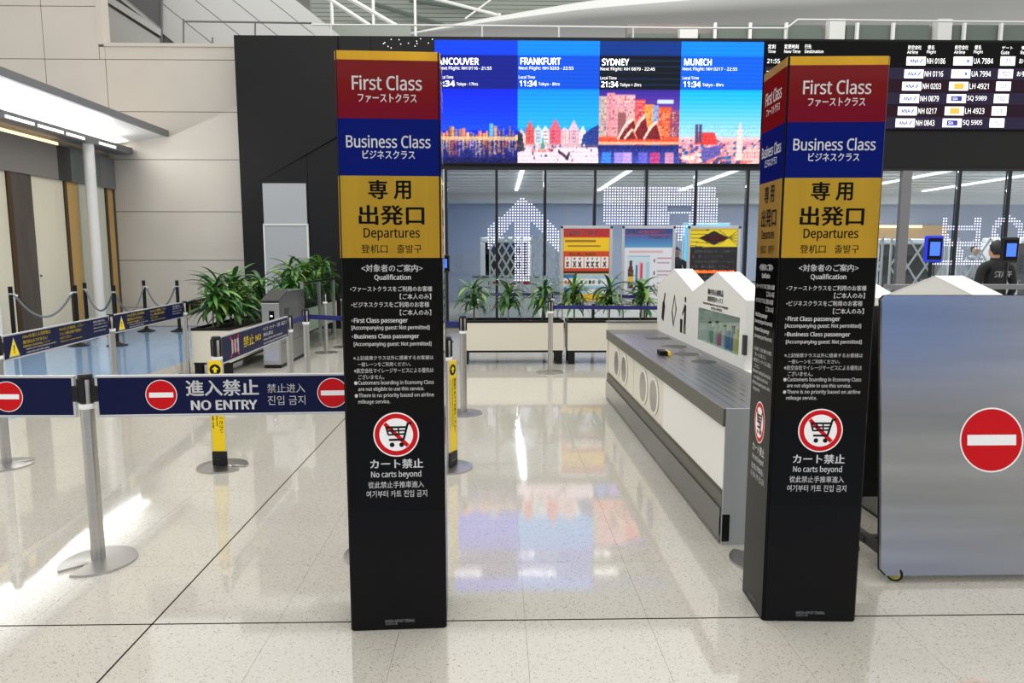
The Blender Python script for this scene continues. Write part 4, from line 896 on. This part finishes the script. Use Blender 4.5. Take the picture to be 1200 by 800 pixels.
for x, c in ((.07, (230, 120, 60)), (.14, (210, 60, 50)), (.28, (70, 90, 130)), (.4, (60, 60, 60)), (.5, (150, 180, 150)), (.58, (30, 30, 34)), (.66, (120, 120, 130)), (.78, (70, 120, 150))): p1.disc(x, .735, .03, .03, c)
p1.rect(.02, .80, .98, .90, (150, 196, 224)); p1.disc(.06, .85, .035, .05, (30, 90, 170)); p1.rect(.5, .83, .94, .89, (240, 240, 240)); p1.rect(.02, .9, .98, 1, (250, 196, 30))
p2 = Paint(70, 96, (226, 228, 236)); p2.grad(0, .26, (44, 62, 150), (90, 160, 206)); p2.rect(.3, .03, .8, .06, (190, 60, 110)); p2.rect(.02, .08, .98, .10, (190, 60, 110), .6); p2.rect(.06, .36, .55, .84, (204, 222, 236)); p2.rect(.1, .37, .55, .39, (120, 180, 210))
p2.rect(.10, .30, .8, .33, (216, 180, 190)); p2.poly([(.08, .82), (.08, .58), (.12, .5), (.12, .44), (.17, .44), (.17, .5), (.2, .58), (.2, .82)], (92, 46, 24)); p2.rect(.08, .66, .2, .74, (226, 190, 60)); p2.rect(.32, .46, .40, .82, (230, 170, 180)); p2.rect(.34, .48, .38, .7, (206, 60, 80)); p2.rect(.46, .46, .53, .82, (170, 206, 220)); p2.rect(.24, .5, .28, .78, (70, 110, 150))
for k in range(3): p2.disc(.63, .44 + k * .17, .02, .025, (70, 70, 90)); p2.rect(.68, .40 + k * .17, .98, .42 + k * .17, (190, 150, 170)); p2.rect(.68, .46 + k * .17, .94, .48 + k * .17, (190, 160, 180))
p2.rect(.2, .88, .34, .95, (70, 110, 150))
p3 = Paint(70, 96, (24, 24, 28)); p3.rect(0, 0, 1, .25, (240, 214, 30))
for k in range(5): p3.line(.0, .03 + k * .05, .4, .02 + k * .06, .006, (120, 104, 20)); p3.line(.6, .22 - k * .05, 1, .03 + k * .05, .006, (120, 104, 20))
p3.poly([(.18, .13), (.5, .03), (.82, .13), (.5, .23)], (24, 22, 24)); p3.rect(0, .86, 1, 1, (236, 206, 40)); p3.line(0, .98, .3, .87, .02, (30, 30, 30)); p3.line(.4, .98, .7, .87, .02, (30, 30, 30)); p3.rect(0, .70, 1, .86, (70, 64, 62))
Y_P = 11.0
poster_stand('left poster stand with red, yellow and white baggage poster behind the plants', 1.0, 1.82, Y_P, p1, [('保安検査前にご確認ください', .06, .02, .94, .10, 'white_print'), ('持込 禁止 制限品', .12, .325, .7, .37, 'yellow_print')])
poster_stand('middle poster stand with pale blue liquids poster behind the plants', 1.965, 2.81, Y_P, p2, [('国際線ご利用のお客様へ', .03, .02, .96, .07, 'white_print'), ('手荷物検査のご案内', .48, .09, .96, .14, 'white_print')])
poster_stand('right poster stand with yellow and black caution poster behind the gables', 3.0, 3.84, Y_P, p3, [('CAUTION', .28, .10, .72, .165, 'red_print'), ('危険物の機内持込や預入れは法律により', .1, .29, .95, .335, 'white_print'), ('固く禁じられています。', .05, .36, .7, .405, 'white_print'), ('お荷物の中に危険物が入っていないか', .1, .43, .95, .475, 'white_print'), ('いま一度ご確認ください。', .05, .50, .84, .545, 'white_print'), ('危険物の持込みは禁止されています', .05, .57, .95, .615, 'screen_orange'), ('ご協力をお願いいたします。', .05, .64, .72, .68, 'white_print')])
for key, lab, x, y in (('q1', 'steel belt stanchion behind the plants at the left of the posters', -.35, 11.9), ('q2', 'steel belt stanchion behind the plants below the left poster', .95, 11.9), ('q3', 'steel belt stanchion behind the plants below the middle poster', 2.25, 10.75)):
    SP[key] = stanchion(lab, x, y)
belt('dark blue belt behind the left plants of the long planter', 'q1', 'q2', .9); belt('dark blue belt behind the plants, below the posters', 'q2', 'q3', .92)

# ------------------------------------------------------------------ waste station
def gable(parent, y_far, y_near, x, t, window=None):
    pk = (y_far + y_near) / 2; z0, zs_, zp = .75, 1.235, 1.42
    U = -Y3
    def pr(poly, nm, m='cabinet_white'): return B().prism(poly, Y3, Z3, X3, (x, 0, 0), t).build(nm, m, parent)
    if not window:
        g_ = pr([(y_far, z0), (y_near, z0), (y_near, zs_), (pk, zp), (y_far, zs_)], 'gable_panel')
    else:
        a, b, c, d = window
        g_ = pr([(y_far, c), (y_near, c), (y_near, z0), (y_far, z0)], 'gable_sill'); pr([(y_far, c), (a, c), (a, d), (y_far, d)], 'gable_side'); pr([(b, c), (y_near, c), (y_near, d), (b, d)], 'gable_side')
        pr([(y_far, d), (y_near, d), (y_near, zs_), (pk, zp), (y_far, zs_)], 'gable_top')
        box('window_back', 'cabinet_white', parent, x + t - .01, x + t, b, a, c, d); box('window_pane', 'clear_glass', parent, x + .004, x + .008, b, a, c, d)
    for p, q in (((y_far, zs_), (pk, zp)), ((y_near, zs_), (pk, zp))):
        B().prism([p, q, (q[0], q[1] + .006), (p[0], p[1] + .006)], Y3, Z3, X3, (x - .002, 0, 0), t + .06).build('gable_cap', 'pure_white', parent)
def flatx(parent, pts, m, nm, x): return B().add([(x, y, z) for y, z in pts], [tuple(range(len(pts)))]).build(nm, m, parent)
def waste_station(label, ox, oy, near_len, full):
    r = T('waste_station', label, 'counter', (ox, oy, 0)); far = 4.0
    xb = .66                                           # local frame: x 0 is the front, y 0 the near end of the gables' part
    y0 = -near_len
    box('cabinet_body', 'cabinet_cream', r, .03, xb, y0 + .03, far - 1.3, .26, .65)
    for k, (a, b) in enumerate(((y0 + .02, .14), (.16, 1.27), (1.29, 2.68))):
        box('front_panel', 'cabinet_cream' if k else 'cabinet_white', r, .012 - .006 * (k == 0), .03, a, b, .30, .645)
    box('lower_band', 'olive_grey', r, .0, xb, y0 + .01, 2.7, .20, .27)
    kp = box('kick_plate', 'kick_steel', r, -.012, .06, y0 + .012, 2.7, .02, .20); box('body_base', 'cabinet_grey', r, .06, xb, y0 + .03, 2.7, 0.0, .20)
    box('end_panel', 'cabinet_grey', r, -.0, xb, y0, y0 + .012, .0, .75); box('end_slot', 'black', r, .0, .04, y0 - .003, y0, .02, .17)
    box('worktop_edge', 'olive_grey', r, -.015, .0, y0, 2.7, .655, .75); box('worktop', 'steel_worktop', r, 0, .54, y0 + .012, 2.7, .65, .75)
    box('worktop_back', 'cabinet_white', r, .54, xb, y0 + .012, 2.7, .65, .75)
    box('far_ledge', 'cabinet_cream', r, 0, .54, 2.70, 2.76, 0, .83); box('far_ledge_cap', 'olive_grey', r, -.01, .56, 2.69, 2.80, .83, .845)
    if full:
        for yc in (.44, .83, 1.70, 2.11):
            o = B().lathe([(.128, 0), (.145, .006), (.145, .010), (.128, .014)], 32).build('round_port', 'cabinet_white', r, True); o.rotation_euler = (0, -math.pi / 2, 0); o.location = (.014, yc, .475)
            o2 = B().lathe([(.124, 0), (.124, .003)], 32).build('port_plate', 'steel', o, True)
            o2.location = (0, 0, .0125)
        for k in range(9): box('drain_groove', 'steel_bright', r, .05 + k * .055, .056 + k * .055, y0 + .03, 1.05, .75, .7515)
        for px_, py_, rr in ((791, 406, .11), (804, 415, .11), (825, 424, .10), (745, 392, .08)):
            q = gnd(px_, py_, .75); yc, xc = q.y - oy, q.x - ox
            B().lathe([(rr * 1.12, .75), (rr * 1.12, .7525), (rr, .7525)], 28, xc, yc).build('hatch_rim', 'steel_bright', r, True); B().lathe([(rr, .7526), (rr * .98, .7535)], 28, xc, yc).build('hatch', 'charcoal' if rr > .09 else 'steel_worktop', r)
    if full: q = gnd(772, 396.5, .75) - Vector((ox, oy, 0)); box('slot_rim', 'steel_bright', r, q.x - .13, q.x + .13, q.y - .09, q.y + .09, .75, .7525); box('slot', 'charcoal', r, q.x - .115, q.x + .115, q.y - .075, q.y + .075, .7525, .7535)
    gable(r, 2.70, 1.34, .54, .12); gable(r, 1.34, 0.0, .54, .12, (1.16, .12, .83, 1.11))
    return r
ws = waste_station('white and grey waste station with two gables beside the right pillar', 1.21, 4.84, 1.26, True)
xg = .54 - .002
def icon(yc, zc, polys, s=1.0):
    for pl in polys: flatx(ws, [(yc - a * s, zc + b * s) for a, b in pl], 'black_print', 'symbol', xg)
icon(2.42, 1.02, [[(-.10, -.16), (.02, -.20), (.09, .02), (.05, .08), (.10, .19), (.05, .21), (-.0, .10), (-.06, .06)]], .75)
icon(1.98, 1.01, [[(-.11, -.02), (-.02, -.19), (.0, -.14), (-.07, 0)], [(-.11, -.02), (-.07, 0), (.02, .16), (0, .20)], [(.11, .03), (.0, .20), (.02, .16), (.07, .02)], [(.11, .03), (.07, .02), (0, -.14), (-.02, -.19)]], .85)
icon(1.60, .99, [ngon(.03, .20, .035, 14), [(.0, .15), (.07, .13), (.07, -.20), (.04, -.20), (.03, -.02), (.01, -.2), (-.02, -.2)], [(.0, .14), (-.10, .03), (-.08, 0), (.0, .08)], [(-.18, -.04), (-.07, -.04), (-.08, -.2), (-.17, -.2)]], .8)
for t, ya, yb, za, zb, b in (('機内持込制限品', .90, .50, 1.235, 1.285, .04), ('廃棄専用ボックス', .90, .50, 1.18, 1.225, .04), ('Restricted items for carry-on baggage', 1.02, .38, 1.145, 1.17, .03), ('機内禁止携帯物品', .80, .52, 1.118, 1.14, .03)):
    text(t, ws, (xg, 0, 0), -Y3, Z3, (-ya, -yb, za, zb), 'black_print', b, 1)
box('hinge', 'charcoal', ws, .52, .54, -.05, -.0, .86, 1.0)
mk = T('marker_box', 'small dark and yellow box lying on the waste station worktop', 'box', gnd(776, 415, .752)); box('body', 'black', mk, -.03, .03, -.06, .06, 0, .035, c=.003); box('lid', 'yellow_sign', mk, .032, .05, -.09, .06, 0, .03, c=.002)
for k, (y, mm, h, r_) in enumerate(((5.85, 'bottle_clear', .17, .028), (5.75, 'bottle_green', .15, .026), (5.66, 'bottle_clear', .19, .028), (5.56, 'bottle_pink', .13, .028), (5.46, 'bottle_clear', .18, .026), (5.36, 'bottle_blue', .16, .03), (5.26, 'bottle_blue', .19, .028), (5.16, 'bottle_yellow', .20, .032), (5.06, 'bottle_yellow', .18, .032))):
    b = T('bottle', ['leftmost clear bottle in the display window', 'second bottle, greenish, in the display window', 'third bottle, tall and clear, in the display window', 'short pink bottle in the display window', 'clear bottle right of the pink bottle in the display window', 'shorter blue bottle in the display window', 'taller blue bottle in the display window', 'tall pale yellow container in the display window', 'rightmost pale yellow container in the display window'][k], 'bottle', (1.81, y, .83), 0, 'bottles in the display window')
    B().lathe([(r_ * .9, 0), (r_, .01), (r_, h * .62), (r_ * .4, h * .8), (r_ * .4, h * .9)], 16).build('body', mm, b, True); B().lathe([(r_ * .48, h * .9), (r_ * .48, h)], 16).build('cap', 'pure_white' if k % 2 else 'charcoal', b, True)
waste_station('second white waste station with gables behind the steel board', 2.27, 3.75, .15, False)

# ------------------------------------------------------------------ steel board on casters
hB = 1.372
bd = T('steel_board_cart', 'brushed steel board on casters with red no entry sign at right', 'cart', (2.45, 3.12, 0))
x0, x1 = -.62, .72
pl = [(x0 + .03, .035), (x1 - .03, .035), (x1, .065), (x1, hB - .02), (x1 - .02, hB), (x0 + .02, hB), (x0, hB - .02), (x0, .065)]
bb = B().prism(pl, X3, Z3, Y3, (0, 0, 0), .02).build('board', 'brushed_board', bd)
B().prism([(a * 1.003, b + (.004 if b > .5 else -.004)) for a, b in pl], X3, Z3, Y3, (0, .02, 0), .008).build('edge_trim', 'black_metal', bb)
bb.rotation_euler.x = -.11
no_entry(bb, Vector((0, -.001, 0)), X3, Z3, at(1161, 514, 3.2).x - 2.45, at(1161, 514, 3.2).z, .148)
box('rear_panel', 'charcoal', bd, x0 + .0, x1, .36, .38, .30, 1.30)
for s in (x0 + .03, x1 - .03):
    box('side_frame', 'charcoal', bd, s - .02, s + .02, .03, .38, .12, .16); box('upright', 'charcoal', bd, s - .02, s + .02, .33, .36, .16, 1.28)
box('cross_bar', 'charcoal', bd, x0, x1, .18, .22, .125, .155)
for cx_, cy_ in ((x0 + .08, .02), (x1 - .1, .02), (x0 + .02, .31), (x1 - .1, .31)):
    c = B().box(-.022, .022, -.01, .05, .05, .12).build('caster_fork', 'black_metal', bd); c.location = (cx_, cy_ + .01, 0)
    w = B().lathe([(.030, -.012), (.038, -.010), (.038, .010), (.030, .012)], 20).build('caster_tyre', 'black', c, True); w.rotation_euler = (0, math.pi / 2, 0); w.location = (0, .0, .038); w.rotation_euler.z = .9
    w2 = B().lathe([(.028, -.014), (.028, .014)], 20).build('caster_wheel', 'yellow_wheel', c, True); w2.rotation_euler = w.rotation_euler; w2.location = w.location

# ------------------------------------------------------------------ people and face-scan tablets
def person(label, loc, rz, top, legs, txt=None, hs=1.0, hold=False):
    V = []; R = []; Eg = []
    def v(p, r, par=None):
        V.append(p); R.append(r if isinstance(r, tuple) else (r, r))
        if par is not None: Eg.append((par, len(V) - 1))
        return len(V) - 1
    pel = v((0, 0, .96), (.155, .105)); wa = v((0, 0, 1.12), (.14, .10), pel); ch = v((0, .0, 1.30), (.165, .11), wa); nb = v((0, -.01, 1.44), (.11, .075), ch)
    nk = v((0, .0, 1.50), .055, nb); h0 = v((0, .02, 1.56), (.065, .075), nk); h1 = v((0, .015, 1.65), (.078, .095), h0); h2 = v((0, .01, 1.72), (.062, .075), h1)
    v((0, .125, 1.62), .014, h1)
    for s in (-1, 1): v((s * .083, .005, 1.625), .014, h1)
    for s in (-1, 1):
        sh = v((s * .185, -.01, 1.405), .068, nb); el = v((s * .255, -.02, 1.13), .05, sh); wr = v((s * .25, .10, .90), .034, el); pa = v((s * .245, .125, .83), (.022, .038), wr)
        for k, (dy, l) in enumerate(((-.03, .07), (-.01, .085), (.012, .08), (.03, .065))):
            f1 = v((s * .245, .128 + dy, .80 - l * .45), .010, pa); v((s * .236, .134 + dy, .80 - l), .009, f1)
        t1 = v((s * .225, .165, .83), .011, pa); v((s * .215, .175, .79), .009, t1)
        hp = v((s * .095, 0, .90), (.088, .09), pel); kn = v((s * .105, .01, .50), .06, hp); an = v((s * .11, -.02, .10), .042, kn); v((s * .12, .12, .045), .04, an)
    me = bpy.data.meshes.new('body'); me.from_pydata(V, Eg, [])
    o = bpy.data.objects.new('body', me); COL.objects.link(o)
    md = o.modifiers.new('skin', 'SKIN'); md.use_smooth_shade = True
    for k, r in enumerate(R): me.skin_vertices[0].data[k].radius = r
    me.skin_vertices[0].data[0].use_root = True
    sb = o.modifiers.new('sub', 'SUBSURF'); sb.levels = 2; sb.render_levels = 2
    bpy.context.view_layer.update(); ev = bpy.data.meshes.new_from_object(o.evaluated_get(bpy.context.evaluated_depsgraph_get()))
    bpy.data.objects.remove(o)
    ev.materials.clear()
    for k in (top, legs, 'skin', 'black'): ev.materials.append(MT[k])
    for f in ev.polygons:
        c = f.center; f.use_smooth = True
        f.material_index = 2 if c.z > 1.505 or (abs(c.x) > .19 and c.z < .90) else (3 if c.z < .10 else (1 if c.z < .93 and abs(c.x) < .2 else 0))
    p = T('person', label, 'person', loc, rz, 'people'); p.scale = (hs, hs, hs)
    link('body', ev, p)
    hb_ = B(); n = 16; prof = [(.001, .128)] + [(.088 * math.sin(a), .122 * math.cos(a)) for a in np.linspace(.2, 2.25, 10)]
    vs = []; fs = []
    for r_, z in prof:
        for i in range(n):
            a = 2 * math.pi * i / n; y = r_ * math.sin(a); ze = max(z, .05) if y > .02 else (max(z, -.02) if y > -.02 else z)
            vs.append((r_ * 1.03 * math.cos(a), .004 + y * 1.25 * (.85 if y > 0 else 1), 1.645 + ze))
    for k in range(len(prof) - 1):
        for i in range(n): fs.append((k * n + i, k * n + (i + 1) % n, (k + 1) * n + (i + 1) % n, (k + 1) * n + i))
    hb_.add(vs, fs).build('hair', 'hair', p, True)
    for s in (-1, 1): B().lathe([(.002, -.006), (.010, 0), (.002, .006)], 10).build('eye', 'black', p, True).location = (s * .03, .098, 1.645)
    box('mouth', 'red_stripe', p, -.022, .022, .096, .104, 1.575, 1.582)
    B().lathe([(.085, 1.44), (.074, 1.49), (.070, 1.525), (.066, 1.525)], 18, 0, -.0).build('collar', top, p, True)
    if txt: text(txt, p, (0, -.150, 0), X3, Z3, (-.115, .115, 1.27, 1.35), 'white_print', .03)
    return p
person('person in black STAFF jacket seen from behind beside the tablet at right', (6.73, 9.3, 0), math.radians(0), 'jacket_black', 'trousers', 'STAFF')
person('person with dark hair and grey shirt behind the glass, left of the staff person', (12.1, 17.5, 0), math.radians(190), 'shirt_grey', 'trousers', None, 1.05)
person('person in dark clothes behind the glass between the middle and right posters', (4.2, 16.3, 0), math.radians(170), 'jacket_black', 'trousers', None, 1.0)
def tablet(label, x, y, m, zc, w=.105, h=.155):
    r = T('face_scan_tablet', label, 'tablet', (x, y, 0), 0, 'face scan tablets')
    B().lathe([(.16, 0), (.16, .012), (.04, .03)], 24).build('base', 'black_metal', r, True); B().cyl(0, .04, .02, zc - h + .03, .022, 14).build('post', 'black_metal', r, True)
    box('housing', m, r, -w, w, -.02, .03, zc - h, zc + h, c=.012); box('bezel', 'black_gloss', r, -w + .022, w - .022, -.026, -.02, zc - h + .03, zc + h - .03); box('screen', 'screen_blue', r, -w + .045, w - .045, -.029, -.026, zc - h + .075, zc + h - .075)
    return r
tablet('face scan tablet in a blue housing on a black post', 5.17, 8.2, 'tablet_blue', 1.635)
tablet('face scan tablet in a black housing in front of the staff person', 6.31, 8.5, 'black_metal', 1.625)
tablet('small face scan tablet just right of the left pillar, by the first window', -.95, 12.6, 'black_metal', 1.42)

gt = T('queue_counter', 'grey counter top behind the steel board and the second gables', 'counter', (6.2, 8.0, 0)); box('top', 'canopy_grey', gt, -1.6, 1.6, -.1, .2, 1.17, 1.22)
for k in range(4): box('leg', 'charcoal', gt, -1.5 + k * .98, -1.44 + k * .98, 0, .06, 0, 1.17)
box('front_panel', 'pure_white', gt, -1.55, 1.55, .08, .1, .15, 1.0)

# unseen rear wall; counters and blue panels added to tint the steel board's reflection
wb = struct(B().box(-14, 14, -9.3, -9, 0, 5).build('wall_rear', 'back_wall'))
for k in range(6): box('added_counter_front', 'back_wall', wb, -11 + k * 3.8, -7.25 + k * 3.8, -9, -8.3, 0, 1.3); box('added_backdrop', 'back_blue', wb, -11 + k * 3.8, -7.6 + k * 3.8, -9, -8.96, 1.7, 4.6)

flush_text()
